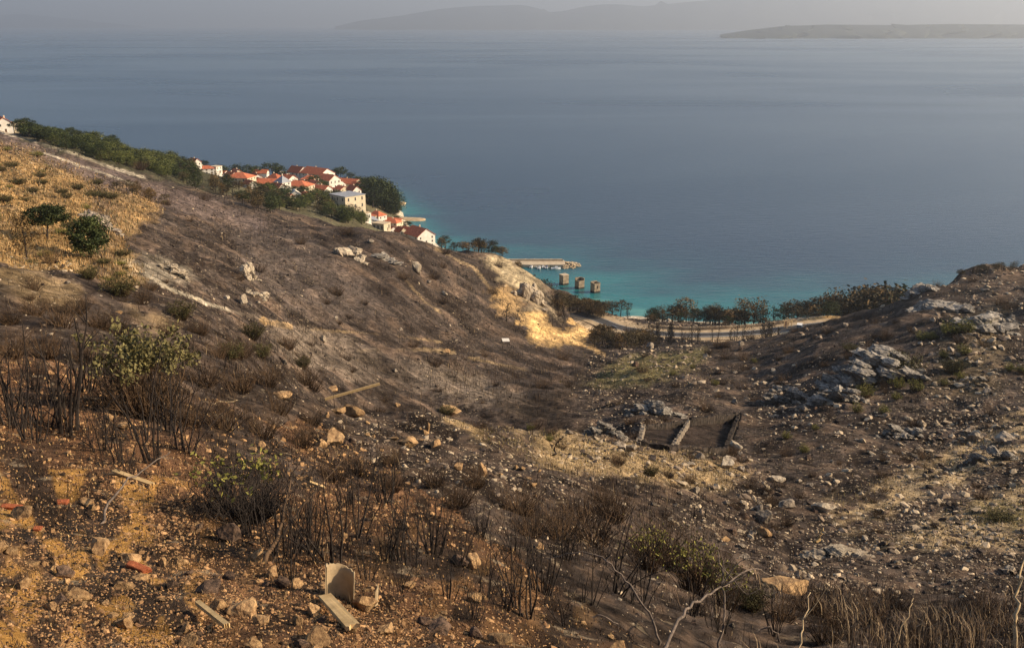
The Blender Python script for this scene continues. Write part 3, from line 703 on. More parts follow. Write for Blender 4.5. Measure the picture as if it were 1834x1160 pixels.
# ------------------------------------------------------------------ rocks
def rock_verts(seed, sub=3, shape=(1, 0.8, 0.6), cuts=15, rough=0.10, strata=0.0):
    r = np.random.default_rng(seed); v, f = icosphere(sub)
    for _ in range(cuts):
        nrm = r.standard_normal(3); nrm /= np.linalg.norm(nrm); c = 0.42 + 0.38 * r.random()
        s = v @ nrm; v = v - np.maximum(s - c, 0)[:, None] * nrm
    q = v * 2.3 + seed
    v = v * (1 + rough * (noise2(q[:, 0] + q[:, 2] * 0.7, q[:, 1] - q[:, 2] * 0.6, seed)[:, None] + 0.5 * noise2(2.7 * q[:, 0] + q[:, 2], 2.7 * q[:, 1] + 2 * q[:, 2], seed + 1)[:, None]))
    if strata:
        zz = v[:, 2] * 6 + 0.3 * noise2(q[:, 0], q[:, 1], seed + 4); saw = zz - np.floor(zz)
        v[:, :2] *= (1 - strata * saw)[:, None]
    return v * np.array(shape), f
ROCKS = {}
def rock_mesh(kind, material, k, sub=2, **kw):
    key = (kind, material, k)
    if key not in ROCKS:
        v, f = rock_verts(100 + 17 * k + len(kind), sub, **kw); m_ = mesh_np('rock', v, [f]); m_.materials.append(M[material]); ROCKS[key] = m_
    return ROCKS[key]

def place_rock(name, u, v, wpx, hpx, material, label, cat='rock', group=None, k=0, rz=None, sub=3, p=None, tilt=(0, 0), kind='boulder', **kw):
    p = hit(u, v) if p is None else p; s = depth_of(p) / FPX
    o = obj(name, rock_mesh(kind, material, k, sub, **kw))
    w_, h_ = wpx * s / 2, hpx * s / 2
    p = p.copy(); p[2] += h_ * 0.55
    o.location = p; o.scale = (w_ / 0.85, w_ / 0.85, h_ / 0.52); o.rotation_euler = (tilt[0], tilt[1], random.random() * 6 if rz is None else rz)
    tag(o, label, cat, group); return o

BOULDERS = [  # column, row of the foot, width, height, material, label
 (745, 488, 20, 34, 'rock_pale', 'tall pale standing boulder alone on the dark burnt slope'),
 (797, 530, 15, 11, 'rock_pale', 'rounded cream boulder downhill of the tall standing boulder'),
 (864, 850, 25, 34, 'rock_tan', 'upright egg-shaped tan stone on the near burnt slope'),
 (1317, 808, 28, 26, 'rock_pale', 'big rounded boulder at the right wall of the walled plot'),
 (1302, 836, 34, 24, 'rock_pale', 'blocky pale boulder with shaded side below the walled plot'),
 (1326, 842, 18, 14, 'rock', 'smaller boulder touching the blocky boulder below the plot'),
 (1253, 822, 18, 14, 'rock', 'rough boulder on the front edge of the walled plot'),
 (1235, 834, 18, 11, 'rock_pale', 'low pale stone just in front of the walled plot'),
 (1253, 842, 13, 8, 'rock', 'small flat stone in front of the walled plot'),
 (1390, 862, 32, 17, 'rock_pale', 'wedge-shaped pale boulder right of the walled plot'),
 (1474, 914, 46, 22, 'rock_pale', 'large cracked pale boulder overhanging the dark hollow'),
 (1405, 908, 40, 20, 'rock', 'broad grey boulder beside the cracked pale boulder'),
 (1368, 930, 34, 26, 'rock', 'domed grey boulder left of the broad grey boulder'),
 (1310, 955, 30, 18, 'rock_dark', 'dark brown angular boulder at the gully side'),
 (1297, 968, 26, 15, 'rock_tan', 'smooth brown boulder below the dark angular boulder'),
 (1368, 958, 28, 20, 'rock_tan', 'rough tan boulder near the gully bottom'),
 (1405, 1058, 75, 42, 'rock_tan', 'wide tan rock hump behind the dead grey branch'),
 (1810, 1022, 26, 14, 'rock_pale', 'cream block beside the pale bare stick'),
 (1800, 790, 40, 24, 'rock', 'grey boulder at the top of the tan bands'),
 (1745, 790, 30, 22, 'rock', 'brown grey boulder left of the band-top boulder'),
 (1110, 800, 40, 16, 'rock', 'low boulder at the left end of the plot walls'),
 (1133, 806, 26, 16, 'rock', 'squat boulder at the outer corner of the small plot'),
 (600, 796, 48, 36, 'rock_tan', 'largest tan boulder in the rubble below the fallen beam'),
 (575, 800, 26, 22, 'rock_tan', 'round tan boulder at the left of the largest rubble boulder'),
 (632, 742, 44, 24, 'rock_tan', 'broad tan rock on the rubble crest under the fallen beam'),
 (607, 740, 26, 18, 'rock_tan', 'lumpy tan rock under the low end of the fallen beam'),
 (505, 712, 50, 14, 'rock_tan', 'long flat tan rock left of the fallen beam'),
 (730, 800, 42, 28, 'rock_tan', 'brown boulder in the rubble right of the beam'),
 (765, 775, 16, 24, 'rock_tan', 'upright tan stone at the right end of the rubble'),
 (778, 800, 28, 18, 'rock_tan', 'tilted slab stone beside the upright rubble stone'),
 (806, 740, 46, 14, 'rock_tan', 'pale flat slab on the crest right of the rubble'),
 (712, 728, 14, 9, 'rock_tan', 'small tan stone on the crest near the beam tip'),
 (180, 985, 62, 36, 'rock_tan', 'big smooth tan stone among the golden rubble'),
 (290, 1012, 22, 20, 'rock_tan', 'round grey brown stone behind the red brick piece'),
 (222, 768, 22, 20, 'rock_tan', 'orange stone under the tall charred stems'),
 (370, 1058, 60, 22, 'rock_dark', 'flat grey brown stone above the short wooden stake'),
 (440, 1100, 62, 40, 'rock_tan', 'large slanted tan stone left of the broken pipe'),
 (652, 1092, 50, 38, 'rock_tan', 'pale pitted stone leaning against the broken pipe'),
 (535, 1052, 28, 28, 'rock_tan', 'orange stone left of the broken pipe'),
 (507, 1052, 34, 26, 'rock_dark', 'black scorched stone next to the orange stone'),
 (562, 1100, 30, 28, 'rock_tan', 'square tan stone in front of the broken pipe'),
 (535, 1118, 34, 28, 'rock_tan', 'brown stone below the square tan stone'),
 (570, 1150, 64, 30, 'rock_tan', 'wide orange stone at the foot of the wooden plank'),
 (690, 1132, 34, 22, 'rock_tan', 'orange block right of the wooden plank'),
 (790, 1130, 60, 30, 'rock_dark', 'black charred rock right of the broken pipe'),
 (900, 1152, 56, 26, 'rock_tan', 'flat orange rock right of the black charred rock'),
 (40, 925, 50, 22, 'rock_tan', 'pale grey brown stone in the near left rubble'),
 (205, 1105, 22, 14, 'rock_tan', 'small pinkish stone on the dark near soil'),
 (230, 1108, 26, 14, 'rock_tan', 'rounded tan stone on the dark near soil'),
 (595, 700, 30, 10, 'rock_tan', 'low tan rock behind the fallen beam'),
 (580, 612, 18, 18, 'rock_pale', 'leaning pale boulder on the ash slope'),
 (438, 545, 18, 22, 'rock_pale', 'pale stone beside the track end'),
 (408, 537, 14, 12, 'rock_pale', 'cream block below the left rock column'),
 (602, 572, 9, 9, 'rock_pale', 'small pale boulder in the middle of the burnt slope'),
 (718, 592, 8, 8, 'rock', 'small grey boulder on the burnt slope above the bank'),
 (800, 632, 14, 9, 'rock_tan', 'tan stone at the end of the earth bank'),
 (666, 434, 16, 8, 'rock', 'grey low boulder on the crest before the village'),
]
for q, (u, v, w_, h_, m_, lab) in enumerate(BOULDERS):
    place_rock('boulder' if w_ > 24 else 'stone', u, v, w_, h_, m_, lab, k=q % 9, sub=4 if w_ > 28 else 3)

# outcrops: tilted slabs of one ledge, moving as one body of rock
def outcrop(u, v, wpx, hpx, nsl, rz, label, seed, material='rock_far', flat=0.30, dip=0.28, upright=False):
    r = np.random.default_rng(seed); p0 = hit(u, v); s = depth_of(p0) / FPX
    root = tag(obj('rock_outcrop', None, loc=p0), label, 'rock outcrop')
    Wm, Hm = wpx * s, hpx * s
    nsl = int(nsl * (1.6 if upright else 2.4))
    for k_ in range(nsl):
        fx = (r.random() - 0.5); fy = (r.random() - 0.5)
        x_ = p0[0] + fx * Wm; y_ = p0[1] + Hm * (1.1 * fy + 0.7); z_ = float(ground(x_, y_)) - p0[2]
        prof = max(0.12, 1 - (2 * fx) ** 2)
        sz = (0.09 + 0.15 * r.random() ** 1.5) * Wm * (0.55 + 0.5 * prof)
        if upright: sz *= 2.1 if wpx < 60 else 1.3; sc = (sz, sz * 0.85, Hm * 0.46 * max(prof, 0.35) * (0.45 + 0.55 * r.random())); zc = z_ + sc[2] * 0.45
        else: sc = (sz, sz * 0.62, max(sz * flat * (0.8 + 0.6 * r.random()), 0.1)); zc = z_ + Hm * 0.62 * prof * r.random() + sc[2] * 0.2
        obj('rock_slab', rock_mesh('slab' if not upright else 'pillar', material, k_ % 6, 4, cuts=14, rough=0.2, strata=0.22 if not upright else 0.04, shape=(1, 1, 1)), parent=root,
            loc=(x_ - p0[0], y_ - p0[1], zc), rot=(r.normal(0, 0.10) + (0.15 if not upright else 0), dip + r.normal(0, 0.08) if not upright else r.normal(0, .12), rz + r.normal(0, 0.25)), scale=sc)
    return root
outcrop(1585, 692, 175, 92, 46, -0.2, 'large layered grey outcrop on the right slope with a green bush', 1)
outcrop(1412, 724, 90, 56, 20, -0.1, 'rounded grey outcrop at the downhill end of the layered outcrop', 2)
outcrop(1500, 722, 110, 44, 20, -0.2, 'shaded grey ledge under the large layered outcrop', 3)
outcrop(1745, 690, 60, 22, 8, 0.0, 'pale flat ledge uphill of the large layered outcrop', 4)
outcrop(1180, 745, 110, 34, 20, 0.1, 'dark layered ledge above the walled plots', 5)
outcrop(1085, 780, 90, 40, 18, 0.1, 'dark layered ledge left of the walled plots', 6)
outcrop(1700, 560, 110, 40, 22, 0.3, 'jagged grey rock crest on the right ridge', 7, upright=True)
outcrop(1775, 600, 110, 42, 20, 0.3, 'broken grey rock wall stepping down the right ridge', 8, upright=True)
outcrop(1655, 524, 60, 26, 14, 0.3, 'brown cliff edge standing over the sea on the right', 9, upright=True)
outcrop(1810, 585, 70, 30, 12, 0.2, 'pale boulders on the slope beyond the broken rock wall', 10)
outcrop(622, 462, 52, 46, 14, 0.2, 'grey rock knot on the crest in front of the village', 11, material='rock_pale', upright=True)
outcrop(437, 498, 24, 46, 9, 0.2, 'narrow pale rock column on the left burnt slope', 12, material='rock_pale', upright=True)
outcrop(455, 532, 36, 24, 8, 0.2, 'rounded rock shoulder right below the narrow rock column', 13, material='rock_pale', upright=True)
outcrop(690, 470, 44, 24, 9, 0.2, 'dark low crags right of the grey rock knot', 14, upright=True)
outcrop(160, 400, 70, 46, 12, 0.2, 'pale crags in the golden grass above the two dark pines', 15, material='rock', upright=True)
outcrop(310, 492, 60, 26, 10, 0.1, 'tan rock shelves beside the pale track', 16, material='rock_pale')
outcrop(1620, 790, 90, 30, 10, 0.0, 'low broken ledge below the layered outcrop', 17)
outcrop(950, 545, 60, 50, 12, 0.5, 'pale eroded cut bank above the dirt track', 18, material='rock_pale', upright=True)
outcrop(1500, 996, 130, 20, 12, 0.05, 'long low pale rock ledge crossing the lower right slope', 20, material='rock_pale', flat=0.2, dip=0.05)
outcrop(1780, 830, 100, 26, 10, 0.1, 'pale broken ledge in the tan bands on the right', 19)

# other loose rocks, each one a thing: the ones that show largest
NR = 340
wgt = 0.25 + 1.2 * (CU > 1080) * (CD > 40) + 0.8 * NS
wgt = wgt * (1 - PT) * (1 - 0.9 * ((CD > 130) & (CU < 1020))) * (CV > 400)
wgt += 3 * blob(650, 790, 160, 45) * (CD < 70) + 2.2 * blob(250, 1040, 350, 80) + 5 * blob(520, 1120, 280, 45) + 2 * blob(900, 860, 110, 40) * (CD < 80) + 2.5 * blob(1430, 730, 60, 40) + 2 * blob(1350, 920, 90, 40) + 1.5 * blob(1250, 830, 120, 25)
x, y, z, j, i = pick(NR, wgt); d = y * CP - (z - H) * SP; pu, pv, _ = project(x, y, z)
for q in range(NR):
    near = d[q] < 70 and near_soil[j[q], i[q]]
    if d[q] < 14: m_, lab, grp = ('rock_dark' if random.random() < 0.3 else 'rock_tan'), 'loose stone among the rubble of the near slope', 'stones in the near rubble'
    elif d[q] < 75 and pu[q] < 1050: m_, lab, grp = ('rock_dark' if random.random() < 0.25 else 'rock_tan'), 'loose brown rock in the rubble field on the near spur', 'rocks of the near rubble field'
    elif pu[q] < 1050: m_, lab, grp = 'rock', 'scattered rock on the left burnt hillside', 'rocks on the left hillside'
    else: m_, lab, grp = ('rock_dark' if random.random() < 0.2 else 'rock'), 'scattered grey rock on the right hillside', 'rocks on the right hillside'
    wp = 7 + 6 * random.random() + (12 * random.random() ** 2 if d[q] < 75 else 6 * random.random() ** 2) if d[q] > 12 else 13 + 34 * random.random() ** 1.6
    place_rock('loose_rock', 0, 0, wp, wp * (0.5 + 0.35 * random.random()), m_, lab, 'rock', grp, k=q % 9, sub=3, p=np.array((x[q], y[q], z[q])), tilt=(random.gauss(0, .2), random.gauss(0, .2)))

# ------------------------------------------------------------------ plot walls
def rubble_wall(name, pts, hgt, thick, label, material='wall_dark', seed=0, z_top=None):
    r = np.random.default_rng(seed); pts = np.asarray(pts, float); seg = []
    L_ = np.r_[0, np.cumsum(np.hypot(*np.diff(pts[:, :2], axis=0).T))]
    nn = max(6, int(L_[-1] / 0.35)); s = np.linspace(0, L_[-1], nn)
    P = np.stack([np.interp(s, L_, pts[:, c]) for c in range(3)], -1)
    V = []; rows = 5
    T = np.gradient(P[:, :2], axis=0); T /= np.linalg.norm(T, axis=1)[:, None]; Nn = np.stack([-T[:, 1], T[:, 0]], -1)
    for q in range(nn):
        top = P[q, 2] + 0.12 + 0.10 * r.standard_normal()
        ring = [(-1, 0), (-1, 0.33), (-1, 0.66), (-0.8, 1), (0.8, 1), (1, 0.66), (1, 0.33), (1, 0)]
        for (o_, h_) in ring:
            jn = 0.06 * r.standard_normal()
            xy = P[q, :2] + Nn[q] * (o_ * thick / 2 + jn * 0.8)
            V.append((xy[0], xy[1], top - hgt * (1 - h_) + 0.08 * r.standard_normal()))
    idx = np.arange(nn * 8).reshape(nn, 8); nx = np.roll(idx, -1, axis=1)
    f = np.stack([idx[:-1], nx[:-1], nx[1:], idx[1:]], -1).reshape(-1, 4)
    caps = np.array([idx[0], idx[-1][::-1]])
    return tag(obj(name, mesh_np(name, V, [f, caps]), M[material]), label, 'wall')
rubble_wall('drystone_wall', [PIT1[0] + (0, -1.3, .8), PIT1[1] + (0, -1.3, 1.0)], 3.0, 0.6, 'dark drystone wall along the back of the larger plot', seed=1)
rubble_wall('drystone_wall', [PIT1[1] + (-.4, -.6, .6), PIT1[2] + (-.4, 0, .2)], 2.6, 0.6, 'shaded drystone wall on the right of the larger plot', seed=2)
rubble_wall('drystone_wall', [PIT1[0], 0.5 * (PIT1[0] + PIT1[3]) + np.array((0.0, 0, 0)), PIT1[3]], 2.4, 0.4, 'sunlit low drystone wall dividing the two plots', seed=3, material='rock')  # sunlit walls painted in paler stone than the shaded ones
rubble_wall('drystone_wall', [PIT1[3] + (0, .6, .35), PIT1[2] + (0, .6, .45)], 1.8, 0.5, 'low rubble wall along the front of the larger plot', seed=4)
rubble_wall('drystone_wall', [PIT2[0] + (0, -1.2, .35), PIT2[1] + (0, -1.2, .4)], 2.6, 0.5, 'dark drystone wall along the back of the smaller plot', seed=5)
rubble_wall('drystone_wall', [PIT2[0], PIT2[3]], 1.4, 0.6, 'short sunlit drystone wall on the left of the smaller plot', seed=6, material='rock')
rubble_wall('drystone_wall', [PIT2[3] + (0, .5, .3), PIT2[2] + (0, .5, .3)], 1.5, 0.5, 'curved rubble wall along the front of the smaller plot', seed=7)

# ------------------------------------------------------------------ shrubs and trees
def bent(p0, dirv, length, r, segs=4, wob=0.10):
    pts = [np.array(p0, float)]; dv = np.array(dirv, float); dv /= np.linalg.norm(dv)
    for _ in range(segs):
        dv = dv + r.normal(0, wob, 3); dv[2] += 0.05; dv /= np.linalg.norm(dv); pts.append(pts[-1] + dv * length / segs)
    return np.array(pts)
def leaf_quads(cent, size, r, up=0.3):
    nn = len(cent); a = r.standard_normal((nn, 3)); a /= np.linalg.norm(a, axis=1)[:, None]
    b = r.standard_normal((nn, 3)); b -= (a * b).sum(1)[:, None] * a; b /= np.linalg.norm(b, axis=1)[:, None]
    s = (size * (0.6 + 0.8 * r.random(nn)))[:, None]
    V = np.stack([cent - a * s * .5, cent + b * s * .28, cent + a * s * .5, cent - b * s * .28], 1).reshape(-1, 3)
    return V, np.arange(nn * 4).reshape(-1, 4)

def make_burnt_shrub(seed, nst):
    """unit height; every stem its own part"""
    r = np.random.default_rng(seed); root = obj('burnt_shrub', None)
    for k_ in range(nst):
        a = r.random() * 6.283; le = 0.05 + 0.42 * r.random() ** 1.3; ln = 0.45 + 0.55 * r.random()
        b0 = np.array((0.16 * math.cos(a) * r.random(), 0.16 * math.sin(a) * r.random(), -0.06))
        mb = MB(); main = bent(b0, (le * math.cos(a), le * math.sin(a), 1), ln + 0.06, r, 5, 0.09)
        mb.tube(main, 0.0125 * (0.6 + 0.6 * r.random()), 0.003, 5)
        for _ in range(r.integers(1, 5)):
            t_ = r.integers(1, 5); a2 = r.random() * 6.283
            mb.tube(bent(main[t_], (0.6 * math.cos(a2), 0.6 * math.sin(a2), 0.8), (0.12 + 0.28 * r.random()) * ln, r, 3, 0.15), 0.005, 0.0015, 4)
        obj('stem', mb.mesh('stem'), M['char'], root)
    return root
def make_thicket(seed, ntw, mat, spread=0.65, leaves=0, leaf_mat=None, leaf_size=0.035, top=0.55, name='burnt_thicket'):
    r = np.random.default_rng(seed); root = obj(name, None); mb = MB(); tips = []
    for k_ in range(ntw):
        a = r.random() * 6.283; rad = spread * math.sqrt(r.random()); le = rad * 1.1
        b0 = np.array((0.35 * rad * math.cos(a), 0.35 * rad * math.sin(a), -0.05)); ln = (0.55 + 0.5 * r.random()) * (1 - 0.35 * rad)
        m_ = bent(b0, (le * math.cos(a), le * math.sin(a), 1), ln, r, 3, 0.16); mb.tube(m_, 0.010, 0.0025, 3, False)
        for _ in range(2):
            a2 = r.random() * 6.283; t_ = r.integers(1, 4); b2 = bent(m_[t_], (0.8 * math.cos(a2), 0.8 * math.sin(a2), 0.6), 0.15 + 0.2 * r.random(), r, 2, 0.2)
            mb.tube(b2, 0.005, 0.0015, 3, False); tips.append(b2[-1]); tips.append(b2[1])
        tips.append(m_[-1])
    obj('twigs', mb.mesh('twigs'), M[mat], root)
    if leaves:
        tips = np.array([t_ for t_ in tips if t_[2] > top]); c = tips[r.integers(0, len(tips), leaves)] + r.normal(0, 0.045, (leaves, 3))
        V, f = leaf_quads(c, leaf_size, r); obj('leaves', mesh_np('leaves', V, [f]), M[leaf_mat], root)
    return root

def put(proto, used, p, rz, scale, label, cat, group=None, tilt=(0, 0)):
    """the prototype itself the first time, then copies"""
    if proto.name not in used:
        used.add(proto.name); o = proto; o.location = [float(q) for q in p]; o.rotation_euler = (tilt[0], tilt[1], rz); o.scale = scale if hasattr(scale, '__len__') else (scale,) * 3
    else: o = copy_tree(proto, p, rz, scale, tilt=tilt)
    o['label'] = label; o['category'] = cat
    if group: o['group'] = group
    return o
used = set()
burnt = [make_burnt_shrub(200 + q, nst) for q, nst in enumerate((6, 8, 10, 12, 7))]
BS = [(90, 765, 150), (118, 770, 265), (55, 790, 150), (18, 765, 210), (180, 805, 130), (252, 790, 190), (215, 832, 120), (300, 775, 150), (150, 700, 140), (332, 812, 150), (230, 850, 90), (280, 830, 160),
      (500, 1000, 190), (545, 990, 160), (590, 1005, 200), (640, 962, 180), (690, 1002, 130), (730, 1010, 160), (772, 992, 150), (820, 1012, 90), (872, 1070, 130), (905, 1090, 110), (942, 1100, 190), (972, 1062, 150),
      (1010, 1120, 100), (1060, 1082, 120), (560, 940, 110), (620, 902, 90), (690, 902, 110), (1100, 1062, 160), (1150, 1082, 150), (1180, 1002, 110), (455, 960, 120), (520, 1040, 110), (660, 1040, 100), (720, 1060, 90), (800, 1070, 100), (845, 1110, 90),
      (400, 880, 110), (350, 930, 60), (320, 1005, 40), (60, 700, 90), (200, 720, 120), (860, 960, 80), (920, 990, 90), (760, 930, 70), (1240, 1100, 120), (1290, 1130, 110), (1010, 1000, 100), (1080, 1010, 90), (440, 1010, 60), (1390, 1140, 110), (1600, 1130, 90), (1680, 1110, 70)]
for q, (u, v, hp) in enumerate(BS):
    p = hit(u, v); s = hp * depth_of(p) / FPX
    put(burnt[q % 5], used, p, random.random() * 6, s, 'charred bare shrub stems standing on the near slope' if u < 420 else 'charred bare shrub stems in the brush right of the leafy tangle', 'burnt shrub', 'burnt shrubs on the near left slope' if u < 420 else 'burnt shrubs on the near right slope')
thick = [make_thicket(300 + q, 70 + 15 * q, 'char_brown') for q in range(3)]
TK = [(110, 585, 75), (60, 566, 60), (20, 580, 50), (330, 645, 60), (390, 640, 50), (480, 690, 60), (545, 690, 60), (430, 640, 60), (515, 625, 40), (400, 765, 95), (470, 782, 80), (540, 800, 70), (335, 762, 95), (885, 930, 90), (930, 920, 90), (820, 905, 70), (760, 900, 70),
      (1000, 962, 100), (1060, 972, 110), (1122, 985, 110), (1185, 1012, 120), (1252, 1042, 110), (980, 902, 70), (1080, 902, 60), (700, 880, 60), (1330, 1102, 90), (1405, 1110, 80), (1500, 1122, 60), (1700, 1125, 70), (1605, 1092, 60), (640, 850, 60), (600, 860, 60), (850, 870, 60), (1040, 930, 80), (1150, 930, 70), (270, 650, 70), (180, 590, 60), (255, 545, 40), (90, 470, 40), (700, 830, 50), (560, 700, 50), (210, 600, 60), (140, 560, 55), (60, 520, 45), (300, 600, 50), (360, 600, 45), (250, 700, 90), (370, 690, 70), (430, 700, 70), (500, 740, 70), (20, 640, 80), (80, 640, 80), (160, 650, 80), (1450, 1100, 90), (1560, 1110, 80), (1650, 1140, 90), (1760, 1100, 80), (1800, 1140, 80), (1350, 1150, 90), (1480, 1150, 80), (950, 960, 80), (880, 900, 70), (780, 870, 60), (1100, 930, 80), (1220, 970, 80), (610, 780, 40), (560, 760, 50)]
TK = [t_ for q, t_ in enumerate(TK) if not (q % 3 == 1 and (t_[0] > 600 and t_[1] > 840))]
for q, (u, v, hp) in enumerate(TK):
    hp *= 0.8
    p = hit(u, v); s = hp * depth_of(p) / FPX
    put(thick[q % 3], used, p, random.random() * 6, (s * 1.2, s * 1.2, s), 'large brown scorched thicket on the near spur', 'thicket', 'brown thickets on the near spur')
x, y, z, j, i = pick(190, (CD > 60) * (0.5 + (CU > 1100) * 0.9 + 1.5 * blob(520, 640, 120, 40)) * (1 - PT) * (1 - GO)); d = y * CP - (z - H) * SP; pu, pv, _ = project(x, y, z)
for q in range(190):
    s = (9 + 14 * random.random()) * d[q] / FPX
    rt = pu[q] > 1050
    put(thick[q % 3], used, (x[q], y[q], z[q]), random.random() * 6, (s * 1.5, s * 1.5, s), 'low scorched bush on the right hillside' if rt else 'low scorched bush on the left burnt hillside', 'burnt bush', 'scorched bushes on the right hillside' if rt else 'scorched bushes on the left hillside')

def shrub_at(proto, u, v, hp, label, wide=1.0, group=None, d=None):
    p = hit(u, v) if d is None else at_depth(u, v, d); s = hp * depth_of(p) / FPX
    return put(proto, used, p, random.random() * 6, (s * wide, s * wide, s), label, 'shrub', group)
olive = make_thicket(401, 170, 'char_brown', 0.8, 3000, 'leaf_olive', 0.05, 0.66, 'leafy_shrub')
green = make_thicket(402, 130, 'char_brown', 0.7, 2600, 'leaf_green', 0.06, 0.10, 'green_shrub')
yell = make_thicket(403, 90, 'char_brown', 0.7, 1000, 'leaf_yellow', 0.085, 0.2, 'yellow_shrub')
tangle = make_thicket(404, 330, 'char', 1.05, 230, 'leaf_yellow', 0.07, 0.68, 'tangled_shrub')
thin = make_thicket(405, 80, 'char_brown', 0.6, 380, 'leaf_yellow', 0.055, 0.5, 'thin_shrub')
shrub_at(olive, 262, 745, 160, 'tall leafy olive shrub with blackened lower stems', 0.85)
shrub_at(tangle, 430, 925, 120, 'black tangled shrub with sprays of yellow-green leaves', 1.05)
for u, v, hp, lab, wd in ((218, 530, 40, 'round green shrub on the bank below the pale track', 1.1), (326, 572, 38, 'dark green shrub right of the round green shrub', 0.9), (453, 608, 34, 'dense dark shrub at the lip of the near spur', 0.9),
                      (415, 642, 32, 'broad dull green shrub at the left of the near spur crest', 1.3), (468, 640, 28, 'fresh green shrub beneath the dense dark shrub', 1.2), (542, 660, 24, 'bright green shrub regrowing on the near spur crest', 0.9), (1618, 672, 44, 'green bush growing on the layered outcrop', 1.0),
                      (1708, 668, 30, 'green bush right of the layered outcrop', 1.1), (1522, 628, 14, 'small dark green bush above the layered outcrop', 1.5), (160, 500, 26, 'small green shrub beside the tan rocks', 1.0), (20, 300, 12, 'low green bush near the top of the golden slope', 2.0),
                      (30, 330, 12, 'low spreading green bush high on the golden slope', 2.2), (70, 318, 10, 'tiny green bush on the golden slope', 2.2), (60, 345, 10, 'small green bush mid golden slope', 1.8), (140, 340, 12, 'green bush on the right part of the golden slope', 1.6),
                      (110, 348, 10, 'small bush left of the pale crags', 1.8), (175, 330, 10, 'bush on the upper edge of the golden slope', 1.8), (10, 362, 14, 'bush at the left end of the golden slope', 1.5), (1345, 1090, 45, 'dark olive bush under the dead grey branch', 1.0), (1165, 852, 22, 'small green bush on the pale spur', 1.0), (1790, 930, 18, 'low green bush in the lower tan band', 2.2), (800, 742, 18, 'yellowish bush on the crest by the pale slab', 1.3)):
    shrub_at(green, u, v, hp, lab, wd)
x, y, z, j, i = pick(46, GO * (GO > 0.5)); d = y * CP - (z - H) * SP
for q in range(46):
    s_ = (6 + 8 * random.random()) * d[q] / FPX
    put(green if random.random() < 0.6 else yell, used, (x[q], y[q], z[q]), random.random() * 6, (s_ * 1.7, s_ * 1.7, s_), 'small scrub bush dotted in the golden dry grass', 'shrub', 'scrub bushes in the golden grass')
shrub_at(thin, 1240, 1060, 110, 'tall thin yellow-green shrub in the brush hollow', 0.8)
shrub_at(thin, 1160, 1020, 90, 'thin half-leafy shrub left of the yellow-green shrub', 0.8)
shrub_at(thin, 1300, 1090, 100, 'sparse yellowish shrub beside the dead grey branch', 0.7)
YS = [(1725, 635, 20), (1690, 640, 14), (1607, 695, 22), (1640, 700, 22), (1550, 710, 26), (1535, 738, 18), (1583, 740, 16), (1605, 715, 14), (1690, 690, 14), (1720, 680, 16), (1808, 665, 16), (1830, 670, 18), (1440, 810, 16), (1408, 785, 14), (1460, 770, 12), (1650, 610, 18), (1668, 608, 16), (1700, 600, 26), (1730, 596, 26), (1760, 590, 20), (1280, 690, 12), (1350, 650, 10), (1240, 660, 10), (1205, 672, 9), (950, 770, 12), (985, 790, 12)]
for u, v, hp in YS: shrub_at(yell, u, v, hp, 'small yellow-brown bush dotted over the right slope', 1.0, 'yellow bushes on the right slope')

def make_tree(name, seed, leaf, kind, nclump=16, per=70, bark='bark'):
    """unit height pine: trunk with limbs, and a crown of needle clumps"""
    r = np.random.default_rng(seed); root = obj(name, None); mb = MB()
    trunk = bent((0, 0, -0.06), (r.normal(0, .06), r.normal(0, .06), 1), 0.95, r, 6, 0.035); mb.tube(trunk, 0.028, 0.006, 6)
    cl = []
    for k_ in range(nclump):
        t_ = k_ / (nclump - 1); a = k_ * 2.4 + r.random()
        if kind == 'umbrella': hz = 0.52 + 0.42 * t_; rad = 0.42 * math.sqrt(max(0.05, 1 - ((t_ - 0.35) / 0.75) ** 2)) * (0.5 + 0.6 * r.random())
        elif kind == 'round': hz = 0.22 + 0.72 * t_; rad = 0.36 * math.sqrt(max(0.04, 1 - ((t_ - 0.4) / 0.62) ** 2)) * (0.55 + 0.55 * r.random())
        else: hz = 0.18 + 0.78 * t_; rad = 0.17 * (1.05 - t_) * (0.6 + 0.7 * r.random()) + 0.01
        c = np.array((rad * math.cos(a), rad * math.sin(a), hz)); c[:2] += np.array([np.interp(hz, trunk[:, 2], trunk[:, q]) for q in (0, 1)])
        b0 = np.array([np.interp(hz - 0.12, trunk[:, 2], trunk[:, 0]), np.interp(hz - 0.12, trunk[:, 2], trunk[:, 1]), hz - 0.12])
        mb.tube([b0, 0.5 * (b0 + c) + (0, 0, -0.02), c], 0.010, 0.003, 4, False); cl.append(c)
    obj('trunk', mb.mesh('trunk'), M[bark], root)
    cs_ = []
    for c in cl:
        sg = {'umbrella': (0.095, 0.095, 0.045), 'round': (0.095, 0.095, 0.06), 'spire': (0.05, 0.05, 0.05)}[kind]
        cs_.append(c + r.normal(0, 1, (per, 3)) * np.array(sg) * (0.7 + 0.5 * r.random()))
    V, f = leaf_quads(np.concatenate(cs_), 0.058 if kind != 'spire' else 0.045, r)
    obj('crown', mesh_np('crown', V, [f]), M[leaf], root)
    return root
